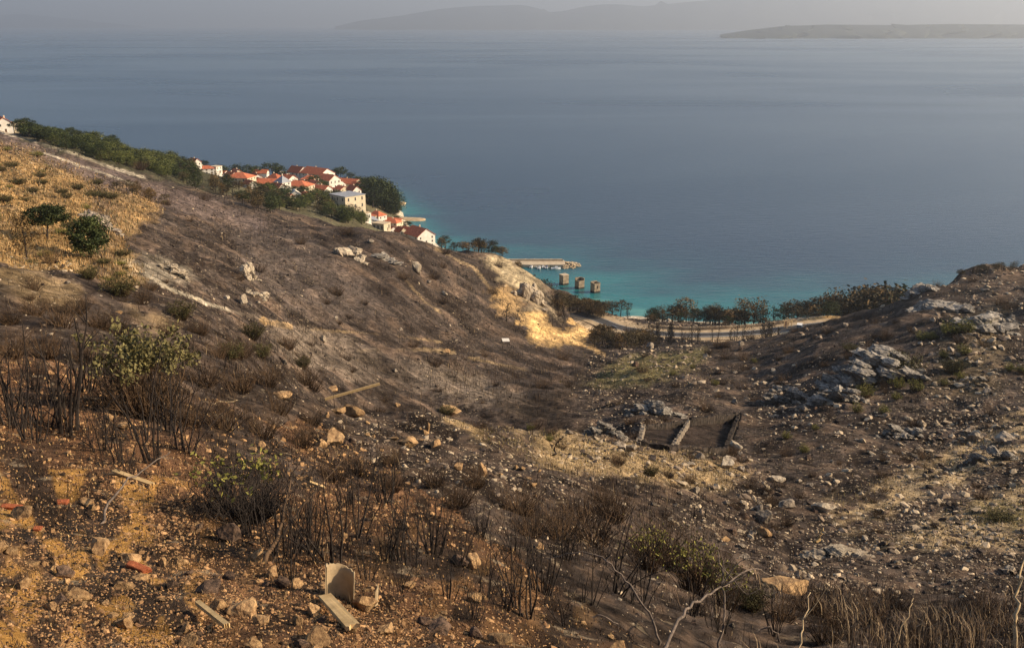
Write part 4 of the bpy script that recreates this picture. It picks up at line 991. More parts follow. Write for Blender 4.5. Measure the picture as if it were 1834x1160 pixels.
T = {'dense': [make_tree('pine_tree', 560 + q, 'pine', k_, 30, 170) for q, k_ in enumerate(('round', 'umbrella'))],
     'pine': [make_tree('pine_tree', 500 + q, 'pine', k_, 18, 85) for q, k_ in enumerate(('round', 'umbrella', 'round'))],
     'light': [make_tree('pine_tree', 510 + q, 'pine_light', k_, 18, 85) for q, k_ in enumerate(('round', 'round'))],
     'scorch': [make_tree('scorched_pine', 520 + q, 'pine_scorched', k_, 15, 60) for q, k_ in enumerate(('umbrella', 'round', 'umbrella'))],
     'brown': [make_tree('scorched_pine', 530 + q, 'pine_brown', k_, 15, 60) for q, k_ in enumerate(('umbrella', 'round'))],
     'black': [make_tree('burnt_pine', 540 + q, 'pine_black', k_, 14, n_) for q, (k_, n_) in enumerate((('spire', 30), ('round', 18), ('spire', 14)))]}
def tree(kind, u, v, hp, label, wide=1.0, group=None, d=None, q=None):
    p = hit(u, v) if d is None else at_depth(u, v, d); s = hp * depth_of(p) / FPX
    pr = T[kind][(random.randrange(99) if q is None else q) % len(T[kind])]
    return put(pr, used, p, random.random() * 6, (s * wide, s * wide, s), label, 'tree', group)
tree('dense', 85, 428, 58, 'dark spreading pine on the golden slope', 1.3, q=1)
tree('dense', 160, 460, 72, 'dark bushy pine right of the spreading pine', 1.1, q=0)
tree('brown', 48, 462, 82, 'half-brown pine left of the spreading pine', 0.75, q=1)
tree('brown', 92, 482, 36, 'thin burnt sapling below the spreading pine', 0.5, q=1)
# wood on the left ridge
RIDGE = [(40, 236), (130, 252), (250, 278), (340, 300), (345, 330), (250, 306), (170, 285), (100, 262), (40, 246)]
k_ = 0
while k_ < 160:
    u = random.uniform(40, 345); v = random.uniform(234, 330)
    if not inside(np.array([u]), np.array([v]), RIDGE)[0]: continue
    dark = random.random() < (0.75 if u < 170 else 0.4)
    tree('pine' if dark else 'light', u, v, random.uniform(15, 27), ('dark' if dark else 'light') + ' green pine in the wood along the left ridge', 1.35, 'pines of the ridge wood'); k_ += 1
for u in np.linspace(50, 345, 46):
    v = np.interp(u, (40, 130, 250, 345), (236, 249, 268, 296)) + random.uniform(-1, 4)
    tree('pine', u + random.uniform(-3, 3), v, random.uniform(12, 20), 'dark green pine in the wood along the left ridge', 1.2, 'pines of the ridge wood')
# trees in and round the village
VT = [(360, 300, 20, 790), (400, 306, 22, 800), (420, 306, 26, 810), (440, 308, 24, 820), (385, 300, 22, 830), (455, 316, 22, 830), (490, 325, 30, 850), (500, 322, 24, 860), (610, 322, 22, 960), (625, 322, 20, 950), (640, 320, 22, 950), (600, 322, 16, 960),
      (655, 335, 34, 900), (668, 338, 42, 900), (682, 340, 40, 905), (692, 350, 42, 900), (700, 355, 34, 905), (660, 358, 42, 880), (676, 366, 46, 870), (690, 368, 40, 880), (650, 366, 36, 870), (645, 345, 28, 890), (668, 380, 36, 850), (630, 345, 22, 880), (615, 350, 18, 870),
      (570, 345, 26, 800), (560, 350, 24, 790), (580, 356, 24, 780), (585, 385, 28, 700), (600, 388, 28, 700), (570, 384, 24, 700), (530, 380, 20, 700), (515, 378, 22, 690), (545, 384, 22, 700), (610, 395, 26, 690), (505, 362, 20, 720), (712, 402, 22, 800), (725, 408, 18, 790), (738, 410, 16, 780), (705, 412, 14, 760), (796, 442, 24, 640), (640, 398, 20, 720), (482, 345, 18, 760), (476, 372, 24, 640), (460, 366, 28, 620), (555, 366, 18, 750)]
for u, v, hp, d_ in VT: tree('pine', u, v, hp, 'dark green pine among the village houses' if u < 640 or u > 705 else 'dark green pine in the grove on the village headland', 1.3, 'pines among the village houses' if u < 640 or u > 705 else 'pines of the headland grove', d=d_)
for k_ in range(34):
    u = random.uniform(325, 490); v = np.interp(u, (325, 490), (322, 382)) + random.uniform(-12, 10)
    tree(random.choice(('scorch', 'pine', 'brown', 'scorch', 'black')), u, v, random.uniform(20, 34), 'half-burnt tree at the burnt edge below the village', 1.0, 'half-burnt trees below the village')
# crest trees before the harbour
for k_ in range(26):
    u = random.uniform(790, 940); v = np.interp(u, (790, 860, 940), (440, 448, 478)) + random.uniform(-2, 6)
    tree(random.choice(('scorch', 'pine', 'black', 'scorch', 'brown')), u, v, random.uniform(13, 26), 'half-burnt tree on the crest before the harbour', 1.1, 'half-burnt trees on the harbour crest', d=np.interp(u, (790, 940), (480, 560)))
def tree_top(kind, u, vtop, d, label, wide, group):
    top = pix(u, vtop, d); zg = float(ground(top[0], top[1])); s_ = max(top[2] - zg, 2.0)
    pr = random.choice(T[kind]); return put(pr, used, (top[0], top[1], zg), random.random() * 6, (s_ * wide, s_ * wide, s_), label, 'tree', group)
for k_ in range(40):
    u = random.uniform(955, 1080); vt = np.interp(u, (955, 985, 1000, 1030, 1080), (488, 502, 522, 532, 538)) + random.uniform(0, 30)
    tree_top(random.choice(('scorch', 'brown', 'scorch', 'black', 'pine')), u, vt, random.uniform(530, 590), 'scorched tree in the dense stand on the bank above the piers', 1.1, 'scorched trees above the concrete piers')
for k_ in range(46):
    u = random.uniform(992, 1085); v = np.interp(u, (992, 1030, 1085), (550, 558, 568)) + random.uniform(-12, 6)
    tree(random.choice(('scorch', 'brown', 'scorch', 'black')), u, v, min(random.uniform(18, 30), v - np.interp(u, (992, 1085), (520, 542))), 'scorched tree in the dense stand on the bank above the piers', 1.2, 'scorched trees above the concrete piers')
# dark trees filling the gardens between the village and the burnt crest
for k_ in range(78):
    u = random.uniform(478, 655); v = np.interp(u, (478, 560, 610, 655), (372, 384, 398, 408)) - 34 * random.random() ** 1.4
    o = tree(random.choice(('pine', 'light', 'scorch', 'light', 'pine')), u, v, random.uniform(14, 24), 'garden tree between the burnt crest and the village houses', 1.35, 'garden trees below the village'); o.name = 'garden_tree'
for k_ in range(26):
    u = random.uniform(640, 710); vt = np.interp(u, (640, 670, 690, 710), (322, 312, 318, 345)) + random.uniform(0, 40)
    tree_top('pine', u, vt, random.uniform(850, 900), 'dark green pine in the grove on the village headland', 1.1, 'pines of the headland grove')
# coast pines beyond the road
CT = [('scorch', 1098, 585, 46, 535, 1.3), ('scorch', 1112, 584, 46, 530, 1.2), ('brown', 1088, 580, 40, 540, 1.2), ('black', 1125, 582, 30, 530, 1.2), ('scorch', 1168, 584, 28, 545, 1.2), ('scorch', 1188, 584, 34, 545, 1.4), ('black', 1207, 584, 34, 545, 1.3), ('scorch', 1216, 583, 38, 548, 1.0), ('brown', 1231, 582, 48, 545, 0.9), ('scorch', 1250, 584, 30, 545, 1.2), ('black', 1262, 584, 26, 545, 1.2), ('brown', 1278, 583, 38, 545, 1.1), ('scorch', 1290, 583, 32, 545, 1.1), ('black', 1305, 583, 28, 540, 1.0),
      ('brown', 1338, 581, 42, 540, 1.3), ('brown', 1352, 581, 44, 540, 1.3), ('scorch', 1365, 581, 34, 535, 1.0), ('black', 1374, 579, 26, 540, 0.9), ('black', 1390, 578, 32, 540, 1.0), ('scorch', 1415, 576, 32, 535, 1.2), ('scorch', 1432, 575, 36, 535, 1.3), ('scorch', 1441, 574, 30, 535, 1.1), ('scorch', 1462, 572, 34, 530, 1.3), ('scorch', 1475, 571, 38, 530, 1.3), ('brown', 1489, 568, 48, 525, 1.1), ('scorch', 1500, 566, 32, 525, 1.2), ('black', 1512, 562, 26, 525, 1.2), ('scorch', 1525, 560, 26, 520, 1.3), ('black', 1540, 560, 28, 515, 1.3), ('brown', 1556, 558, 34, 510, 1.5), ('scorch', 1570, 556, 36, 510, 1.5), ('brown', 1586, 553, 34, 505, 1.5), ('scorch', 1600, 550, 30, 505, 1.5), ('brown', 1614, 548, 28, 500, 1.5), ('scorch', 1576, 558, 30, 500, 1.5)]
for kd, u, v, hp, d_, wd in CT + [(random.choice(('scorch', 'brown', 'pine', 'scorch')), random.uniform(1160, 1330), 583, random.uniform(18, 36), random.uniform(535, 550), 1.2) for _ in range(22)] + [(random.choice(('scorch', 'brown', 'pine')), uu_, np.interp(uu_, (1400, 1500, 1625), (576, 566, 546)), random.uniform(18, 30), random.uniform(490, 530), 1.4) for uu_ in np.linspace(1405, 1625, 12)]: tree_top(kd, u, v - hp, d_, 'scorched pine between the coast road and the water' if u < 1400 else 'scorched pine in the shore row behind the right slope', wd, 'coast pines beyond the road' if u < 1400 else 'shore pines behind the right slope')
for k_ in range(30):
    u = random.uniform(1062, 1165); v = np.interp(u, (1045, 1165), (622, 632)) + random.uniform(-10, 4)
    tree(random.choice(('scorch', 'brown', 'scorch', 'black')), u, v, random.uniform(22, 36), 'scorched pine in the stand below the road bend', 1.05, 'scorched pines below the road bend', d=random.uniform(415, 450))
for k_ in range(34):
    u = random.uniform(1165, 1400); v = np.interp(u, (1165, 1400), (626, 604)) + random.uniform(-3, 3)
    tree('black', u, v, random.uniform(26, 42), 'thin burnt pine standing before the coast road', 0.8, 'thin burnt pines before the road', d=random.uniform(428, 460))
for k_ in range(26):
    u = random.uniform(1715, 1850); v = np.interp(u, (1640, 1730, 1834), (514, 490, 480)) + random.uniform(-1, 5)
    tree(random.choice(('black', 'scorch')), u, v, random.uniform(8, 15), 'low burnt tree on the skyline of the right ridge', 1.3, 'burnt trees on the right skyline')
for u, v, hp, q in ((907, 575, 34, 0), (925, 572, 20, 1), (1010, 580, 30, 0), (1000, 560, 34, 0), (990, 585, 24, 1), (900, 548, 16, 1)):
    tree('black', u, v, hp, 'burnt dark tree by the cut bank', 1.2, 'burnt trees by the cut bank', q=q)
for k_ in range(16):
    u = random.uniform(205, 300); v = np.interp(u, (205, 300), (335, 368)) + random.uniform(-5, 5)
    tree(random.choice(('brown', 'scorch', 'black')), u, v, random.uniform(12, 22), 'scorched tree at the upper edge of the golden grass', 1.3, 'scorched trees above the golden grass')

# ------------------------------------------------------------------ village houses
def house(u, v, wpx, hpx, label, az=112, ratio=1.0, wall='white_wall', roof='roof', kind='gable', d=None, storeys=2, name='house', hip_h=0.30):
    """u, v: foot of the wall; wpx: width seen; az: compass direction the gable looks at (clockwise from the view)"""
    p = hit(u, v) if d is None else pix(u, v, d); dd = depth_of(p); s = dd / FPX
    zg = float(ground(p[0], p[1])); 
    if d is not None: p[2] = max(p[2], zg + 0.2)
    wd = wpx * s * 0.80; ln = wd * ratio; eave = hpx * s * (0.64 if kind in ('gable', 'hip') else 1.0); rh = hpx * s - eave
    root = tag(obj(name, None, loc=p, rot=(0, 0, -math.radians(az + (20 if kind == 'gable' else 8)) + math.pi / 2)), label, 'house')
    mb = MB(); bot = -max(4.0, p[2] - zg + 2.0); a, b = ln / 2, wd / 2        # local x = direction the gable faces, y = across
    if kind == 'gable':
        mb.add([(-a, -b, bot), (a, -b, bot), (a, b, bot), (-a, b, bot), (-a, -b, eave), (a, -b, eave), (a, b, eave), (-a, b, eave), (-a, 0, eave + rh), (a, 0, eave + rh)],
               [(0, 1, 5, 4), (2, 3, 7, 6), (1, 2, 6, 9, 5), (3, 0, 4, 8, 7)])
    else: mb.box(-a, a, -b, b, bot, eave)
    obj('wall', mb.mesh('wall'), M[wall], root)
    o_ = 0.45; t_ = 0.25; mb = MB()
    if kind == 'gable':
        sl = rh / b
        for sg in (-1, 1):
            e0 = eave - o_ * sl
            mb.add([(-a - o_, sg * (b + o_), e0 + 0.02), (a + o_, sg * (b + o_), e0 + 0.02), (a + o_, 0, eave + rh + 0.02), (-a - o_, 0, eave + rh + 0.02),
                    (-a - o_, sg * (b + o_), e0 + t_), (a + o_, sg * (b + o_), e0 + t_), (a + o_, 0, eave + rh + t_ + 0.02), (-a - o_, 0, eave + rh + t_ + 0.02)],
                   [(0, 1, 2, 3), (4, 5, 6, 7), (0, 1, 5, 4), (1, 2, 6, 5), (3, 0, 4, 7)])
    elif kind == 'hip':
        r2 = max(a - b, 0.3)
        mb.add([(-a - o_, -b - o_, eave + .02), (a + o_, -b - o_, eave + .02), (a + o_, b + o_, eave + .02), (-a - o_, b + o_, eave + .02), (-r2, 0, eave + rh), (r2, 0, eave + rh)],
               [(0, 1, 5, 4), (1, 2, 5), (2, 3, 4, 5), (3, 0, 4), (3, 2, 1, 0)])
    else:
        mb.box(-a - .3, a + .3, -b - .3, b + .3, eave + 0.01, eave + 0.35)
    rf = obj('roof', mb.mesh('roof'), M[roof], root)
    if kind != 'flat':
        mb = MB(); mb.box(-a * .4 - .35, -a * .4 + .35, b * .35 - .35, b * .35 + .35, eave + rh * 0.4, eave + rh + 0.7); obj('chimney', mb.mesh('chimney'), M['cream_wall'], rf)
    fl = eave / storeys; ww, wh = min(1.1, wd * 0.13), fl * 0.46
    wm = None
    for st_ in range(storeys):
        zc = fl * (st_ + 0.55)
        for (axis, half, off) in (('x', b, a), ('y', a, b)):
            nw = 3 if half > 4.5 else 2
            for q in range(nw):
                c = (q + 0.5) / nw * 2 * half - half
                for sg in ((1,) if axis == 'x' else (-1, 1)):
                    if random.random() < 0.12: continue
                    if wm is None:
                        mb = MB(); mb.box(-ww / 2, ww / 2, -0.06, 0.06, -wh / 2, wh / 2); wm = mb.mesh('window'); wm.materials.append(M['window'])
                        mb = MB(); mb.box(-ww / 2 - .12, ww / 2 + .12, -0.10, 0.10, -wh / 2 - 0.18, -wh / 2); sm = mb.mesh('sill'); sm.materials.append(M['concrete_pale'])
                    loc = (off + 0.005, c, zc) if axis == 'x' else (c, sg * (off + 0.005), zc)
                    wo = obj('window', wm, parent=root, loc=loc, rot=(0, 0, math.pi / 2 if axis == 'x' else 0)); obj('sill', sm, parent=wo)
    mb = MB(); mb.box(-.5, .5, -.07, .07, 0, min(2.1, fl * 0.8)); obj('door', mb.mesh('door'), M['shutter'], root, loc=(a + .01, b * 0.12, 0.0), rot=(0, 0, math.pi / 2))
    return root
house(8, 246, 34, 26, 'white house with red gable roof at the top of the ridge wood', 125, 1.3, d=560)
house(32, 238, 26, 17, 'cream flat-roofed house beside the ridge top gable house', 120, 1.0, 'cream_wall', 'concrete_pale', 'flat', d=575)
house(350, 310, 20, 18, 'white house with dark red roof above the burnt trees', 110, 1.2, d=760)
house(370, 312, 24, 14, 'low house with bright red roof next to the burnt trees', 60, 1.4, kind='hip', d=765)
house(388, 310, 18, 12, 'white flat house at the end of the upper village row', 110, 1.0, roof='concrete_pale', kind='flat', d=770)
house(432, 334, 42, 22, 'broad cream house with wide red hip roof', 95, 1.3, 'cream_wall', kind='hip', d=720)
house(468, 322, 24, 15, 'white house with red roof behind the broad cream house', 70, 1.3, d=830)
house(505, 322, 14, 14, 'small white house between two dark pines', 110, 1.0, d=880, roof='concrete_pale', kind='flat')
house(535, 334, 30, 26, 'tall grey-sided house with red roof on the skyline of the village', 105, 1.2, 'white_wall', d=880, storeys=3)
house(550, 330, 18, 22, 'white block house between the tall roofs', 110, 1.0, roof='concrete_pale', kind='flat', d=890, storeys=3)
house(570, 334, 44, 26, 'large white house with long red roof slope', 108, 1.5, d=870, storeys=3)
house(590, 342, 34, 24, 'white gabled house below the long red roof', 108, 1.2, d=850, storeys=2)
house(607, 340, 22, 17, 'white annex right of the gabled house', 110, 1.0, roof='roof', kind='gable', d=855)
house(626, 338, 38, 18, 'cream house with red roof next to the headland grove', 95, 1.3, 'cream_wall', d=870)
house(508, 356, 26, 30, 'white three-storey house with grey roof', 118, 1.0, roof='roof_grey', d=720, kind='hip', storeys=3)
house(482, 350, 34, 20, 'cream house with red roof left of the three-storey house', 80, 1.3, 'cream_wall', d=730)
house(536, 358, 42, 24, 'house with orange red hip roof in the village centre', 100, 1.4, 'cream_wall', kind='hip', d=740)
house(552, 352, 22, 18, 'white gable beside the orange hip roof', 110, 1.0, d=760)
house(598, 358, 36, 22, 'house with red hip roof above the modern building', 100, 1.3, 'white_wall', kind='hip', d=770)
house(613, 358, 26, 14, 'low white terrace house behind the modern building', 110, 1.3, d=790)
house(530, 370, 20, 15, 'small white chapel-like house with steep gable', 140, 1.4, roof='white_wall', d=690, storeys=1)
house(576, 362, 12, 8, 'tiny pavilion with orange pointed roof', 100, 1.0, 'cream_wall', kind='hip', d=730, storeys=1)
house(624, 386, 54, 36, 'modern building with grey flat roof and tall beige wall', 128, 1.1, 'cream_wall', 'roof_grey', 'flat', d=690, storeys=3)
house(690, 404, 46, 16, 'low building with orange roof by the beach', 95, 1.5, 'cream_wall', kind='hip', d=740, storeys=1)
house(662, 404, 34, 12, 'long shed with pale grey roof', 140, 1.6, 'grey_wall', 'roof_grey', d=710, storeys=1)
house(684, 424, 26, 13, 'low cream house behind the burnt crest', 110, 1.2, 'cream_wall', 'concrete_pale', 'flat', d=690, storeys=1)
house(719, 428, 22, 19, 'cream house with small red roof left of the shore house', 120, 1.0, 'cream_wall', d=700)
house(752, 440, 46, 34, 'white shore house with big red roof at the end of the village', 122, 1.2, d=690, storeys=3)
house(565, 352, 26, 20, 'white house wedged between the garden trees', 115, 1.1, d=780, storeys=2)
house(520, 344, 24, 20, 'cream house behind the three-storey house', 105, 1.2, 'cream_wall', d=800)
house(556, 346, 26, 18, 'red roofed house under the long red roof slope', 95, 1.3, kind='hip', d=830)
house(640, 340, 20, 14, 'little white house at the edge of the headland grove', 110, 1.2, d=860)
house(448, 340, 22, 16, 'white house right of the broad cream house', 115, 1.1, d=700)
house(415, 322, 20, 14, 'white house half hidden by burnt trees', 110, 1.2, d=740)
house(700, 418, 20, 13, 'low white house between the orange roof and the shore house', 118, 1.1, d=720, storeys=1)
house(645, 396, 30, 12, 'white terrace building under the modern building', 125, 1.4, 'white_wall', 'concrete_pale', 'flat', d=700, storeys=1)
house(520, 385, 14, 12, 'little cream house with red roof at the burnt edge', 110, 1.2, 'cream_wall', d=650, storeys=1)
house(1072, 556, 14, 9, 'small white hut at the parking place above the shore', 110, 1.2, d=560, storeys=1, kind='flat', roof='concrete_pale')
for q, (u, v) in enumerate(((398, 318), (425, 326), (460, 340), (494, 340), (516, 330), (546, 340), (578, 350), (612, 346), (634, 352), (565, 372), (500, 368), (548, 372), (590, 368), (606, 372), (470, 356), (522, 352), (676, 398), (706, 408), (730, 426), (660, 394))):
    hr = np.random.default_rng(q + 60)
    house(u, v, 16 + 12 * hr.random(), 12 + 9 * hr.random(), ('small white', 'small cream')[q % 2] + ' house ' + ('above the upper burnt trees', 'behind the broad cream hip roof', 'by the white right-hand neighbour', 'left of the three-storey house', 'behind the grey-sided house', 'in front of the white block house', 'below the white gabled house', 'beside the red hip roof', 'below the headland grove', 'among the lower garden trees',
          'at the left burnt edge', 'below the orange hip roof', 'left of the modern building', 'touching the modern building', 'at the upper burnt edge', 'in the middle of the village', 'beside the orange beach roof', 'next to the low white house', 'beside the shore house', 'under the headland pines')[q], 100 + 30 * hr.random(), 1.0 + 0.5 * hr.random(), ('white_wall', 'cream_wall')[q % 2], kind='hip' if hr.random() < 0.35 else 'gable', d=np.interp(v, (318, 340, 372, 398, 426), (800, 780, 690, 735, 705)))
# paved village terrace and beach spits
def rocky_spit(name, pts, width, hgt, label, seed, mat='gravel_pale'):
    r = np.random.default_rng(seed); P = smooth_line(pts, 8); nn = len(P); V = []
    T_ = np.gradient(P[:, :2], axis=0); T_ /= np.linalg.norm(T_, axis=1)[:, None]; Nn = np.stack([-T_[:, 1], T_[:, 0]], -1)
    prof = [(-1.25, -1.2), (-1, 0.1), (-0.6, 0.75), (0, 1), (0.6, 0.75), (1, 0.1), (1.25, -1.2)]
    for q in range(nn):
        k_ = math.sqrt(max(0.02, 1 - (q / (nn - 1)) ** 4))
        for o_, h_ in prof:
            xy = P[q, :2] + Nn[q] * (o_ * width / 2 * k_ * (1 + 0.12 * r.standard_normal())); V.append((xy[0], xy[1], hgt * h_ * (0.6 + 0.4 * k_) + 0.12 * r.standard_normal()))
    m_ = len(prof); idx = np.arange(nn * m_).reshape(nn, m_)
    f = np.stack([idx[:-1, :-1], idx[:-1, 1:], idx[1:, 1:], idx[1:, :-1]], -1).reshape(-1, 4)
    return tag(obj(name, mesh_np(name, V, [f, np.array([idx[-1]])], True), M[mat]), kind='structure')
rocky_spit('beach_spit', [pix_z(690, 392, 1), pix_z(725, 391, 1), pix_z(762, 392, 1)], 18, 1.6, None, 1)
rocky_spit('beach_point', [pix_z(680, 368, 1), pix_z(705, 364, 1), pix_z(726, 364, 1)], 22, 2.2, None, 2)

# ------------------------------------------------------------------ harbour: breakwater, boats, concrete piers
A, B = pix_z(895, 471, 1.9), pix_z(1012, 471, 1.9)
ax = (B - A); Lp = np.linalg.norm(ax[:2]); angp = math.atan2(ax[1], ax[0])
root = tag(obj('breakwater', None, loc=(A[0], A[1], 0), rot=(0, 0, angp)), 'pale stone breakwater sheltering the small boats', 'breakwater')
mb = MB(); mb.box(0, Lp, -5, 6, -4, 1.9); obj('deck', mb.mesh('deck'), M['concrete_pale'], root)
mb = MB(); mb.box(0, Lp - 1.5, 6.01, 7.2, -4, 3.2); obj('parapet', mb.mesh('parapet'), M['concrete_pale'], root)
r = np.random.default_rng(5); VS, FS, nn = [], [], 0
for k_ in range(210):
    if k_ < 110: a = r.random() * 3.6 - 1.8; rad = 3 + 7 * r.random(); c = np.array((Lp + rad * math.cos(a) * 1.1, 1 + rad * math.sin(a), 1.9 - rad * 0.2))
    else: c = np.array((Lp * r.random(), 8 + 3 * r.random(), 1.8 - r.random() * 1.5))
    v_, f_ = rock_verts(900 + k_ % 8, 1, (1, .8, .7), 5); v_ = v_ * (0.9 + 0.7 * r.random()); t_ = r.random() * 6
    v_ = np.stack([v_[:, 0] * math.cos(t_) - v_[:, 1] * math.sin(t_), v_[:, 0] * math.sin(t_) + v_[:, 1] * math.cos(t_), v_[:, 2]], -1) + c
    VS.append(v_); FS.append(f_ + nn); nn += len(v_)
M['riprap'] = nmat('pale_riprap', (0.30, 0.22, 0.13), (0.55, 0.44, 0.29), 0.5, 0.95, 0.5)
tag(obj('armour_stones', mesh_np('armour_stones', np.concatenate(VS), [np.concatenate(FS)]), M['riprap'], root), kind='stuff')
def boat(u, v, rz, label, canvas=False, s=1.0):
    p = pix_z(u, v, 0.0); root = tag(obj('boat', None, loc=(p[0], p[1], 0), rot=(0, 0, rz), scale=(s,) * 3), label, 'boat', 'boats moored behind the breakwater')
    mb = MB(); st_ = [(-2.6, 0.9, 0.0), (-1.5, 1.0, 0.0), (0, 1.05, 0.02), (1.3, 0.8, 0.1), (2.3, 0.35, 0.25), (2.9, 0.03, 0.4)]; V = []
    for x_, w_, sh in st_: V += [(x_, -w_, 0.75 + sh), (x_, -w_ * .75, -0.1), (x_, 0, -0.3 + sh), (x_, w_ * .75, -0.1), (x_, w_, 0.75 + sh)]
    F = [(q * 5 + k_, q * 5 + k_ + 1, (q + 1) * 5 + k_ + 1, (q + 1) * 5 + k_) for q in range(5) for k_ in range(4)] + [(0, 1, 2, 3, 4)]
    F += [(q * 5, (q + 1) * 5, (q + 1) * 5 + 4, q * 5 + 4) for q in range(5)]
    mb.add(V, F); obj('hull', mb.mesh('hull'), M['boat_white'], root)
    mb = MB(); mb.box(-0.4, 1.2, -0.65, 0.65, 0.76, 1.5); obj('canopy' if canvas else 'cabin', mb.mesh('cabin'), M['boat_blue' if canvas else 'boat_white'], root)
    mb = MB(); mb.box(-2.9, -2.62, -0.2, 0.2, 0.2, 1.1); obj('outboard_motor', mb.mesh('outboard_motor'), M['rubber'], root)
for q, (u, v, rz, cv_) in enumerate(((952, 479, 1.3, False), (960, 478, 1.5, True), (966, 481, 1.4, False), (973, 479, 1.6, False), (979, 480, 1.5, True), (987, 477, 1.4, False), (995, 482, 0.1, False))):
    boat(u, v, rz, 'small white boat with blue canopy moored by the breakwater' if cv_ else ('white cabin boat lying along the open side of the mooring' if q == 6 else 'small white cabin boat moored by the breakwater'), cv_, 1.25 if q == 6 else 1.0)
PB = [(1010, 509, 'closed'), (1038, 516, 'broken'), (1066, 523, 'open')]
for (u, v, kd), lab in zip(PB, ('concrete pier block with flat lit top, closest to the breakwater', 'middle concrete pier block with broken stepped top', 'hollow open-topped concrete pier block with doorway opening')):
    p = pix_z(u, v, 0.0); root = tag(obj('concrete_pier', None, loc=(p[0], p[1], 0), rot=(0, 0, math.radians(32))), lab, 'pier block')
    w_ = 2.25; hh_ = 6.4; mb = MB()
    if kd == 'closed': mb.box(-w_, w_, -w_, w_, -6, hh_); obj('shaft', mb.mesh('shaft'), M['concrete'], root); mb = MB(); mb.box(-w_ - .15, w_ + .15, -w_ - .15, w_ + .15, hh_ + .01, hh_ + .45); obj('cap', mb.mesh('cap'), M['concrete_pale'], root)
    else:
        t_ = 0.5
        for (x0, x1, y0, y1, zt) in ((-w_, w_, w_ - t_, w_, hh_ + .5), (-w_, -w_ + t_, -w_, w_ - t_ - .003, hh_ - (1.0 if kd == 'broken' else 0.1)), (w_ - t_, w_, -w_, w_ - t_ - .003, hh_ + (.6 if kd == 'broken' else 0.2))):
            mb = MB(); mb.box(x0, x1, y0, y1, -6, zt); obj('side_wall', mb.mesh('side_wall'), M['concrete'], root)
        mb = MB(); xa, xb = -w_ + t_ + .003, w_ - t_ - .003
        if kd == 'open': mb.box(xa, -0.5, -w_, -w_ + t_, -6, hh_ - .2); mb.box(0.4, xb, -w_, -w_ + t_, -6, hh_ - .2); mb.box(-0.5, 0.4, -w_, -w_ + t_, -6, 2.6); mb.box(-0.5, 0.4, -w_, -w_ + t_, 4.6, hh_ - .2)
        else: mb.box(xa, xb, -w_, -w_ + t_, -6, hh_ - 0.9)
        obj('front_wall', mb.mesh('front_wall'), M['concrete'], root)
    M.setdefault('waterline', nmat('reflection_dark_concrete', (0.035, 0.03, 0.025), (0.06, 0.05, 0.04), 0.8, 0.6, 0.3))
    mb = MB(); mb.box(-w_ - .03, w_ + .03, -w_ - .03, w_ + .03, -6, 1.1); obj('waterline_reflection', mb.mesh('waterline_reflection'), M['waterline'], root)  # dark waterline band, the block's reflection painted into its colour

# ------------------------------------------------------------------ coast road
def ribbon(name, line, half, lift, material, side=0.0, span=(0, 1), thick=0.0):
    P = np.array(line); n0, n1 = int(span[0] * (len(P) - 1)), int(span[1] * (len(P) - 1)) + 1; P = P[n0:n1]
    T_ = np.gradient(P[:, :2], axis=0); T_ /= np.linalg.norm(T_, axis=1)[:, None]; Nn = np.stack([-T_[:, 1], T_[:, 0]], -1)
    Lf = P.copy(); Rt = P.copy(); Lf[:, :2] += Nn * (side + half); Rt[:, :2] += Nn * (side - half); Lf[:, 2] += lift; Rt[:, 2] += lift
    m_ = len(P); V = np.concatenate([Rt, Lf, Rt - (0, 0, 0.9), Lf - (0, 0, 0.9)]); q = np.arange(m_ - 1)
    F = np.concatenate([np.stack([q, q + 1, m_ + q + 1, m_ + q], -1), np.stack([2 * m_ + q, 2 * m_ + q + 1, q + 1, q], -1), np.stack([m_ + q, m_ + q + 1, 3 * m_ + q + 1, 3 * m_ + q], -1)])
    return obj(name, mesh_np(name, V, [F]), M[material])
tag(ribbon('road_shoulder', ROAD, 8.0, 0.10, 'gravel_pale'), kind='structure')
road = tag(ribbon('coast_road', ROAD, 3.6, 0.16, 'asphalt'), kind='structure')
for sd_ in (-3.2, 3.2):
    ln_ = ribbon('edge_line', ROAD, 0.09, 0.17, 'paint', sd_); ln_.parent = road
PR = np.array(ROAD); T_ = np.gradient(PR[:, :2], axis=0); T_ /= np.linalg.norm(T_, axis=1)[:, None]; NR_ = np.stack([-T_[:, 1], T_[:, 0]], -1)
far = PR.copy(); far[:, :2] += NR_ * 9.5
sel = (project(far[:, 0], far[:, 1], far[:, 2])[0] > 1165) & (project(far[:, 0], far[:, 1], far[:, 2])[0] < 1432)
fw = far[sel]; fw[:, 2] += 1.3
rubble_wall('retaining_wall', fw, 1.9, 0.7, 'pale stone retaining wall along the sea side of the coast road', 'riprap', 21)
nearl = PR.copy(); nearl[:, :2] += NR_ * -4.6
sel = (project(nearl[:, 0], nearl[:, 1], nearl[:, 2])[0] > 1130) & (project(nearl[:, 0], nearl[:, 1], nearl[:, 2])[0] < 1400)
gl = nearl[sel]; root = tag(obj('guard_rail', None, loc=gl[0]), 'steel guard rail on the inland edge of the coast road', 'guard rail')
mb = MB(); mb.tube(gl - gl[0] + (0, 0, 0.85), 0.16, 0.16, 4); obj('rail', mb.mesh('rail'), M['metal'], root)
mb = MB(); mb.box(-.06, .06, -.06, .06, -.2, .85); pm = mb.mesh('post'); pm.materials.append(M['metal'])
for p in gl[::2]: obj('post', pm, parent=root, loc=p - gl[0])
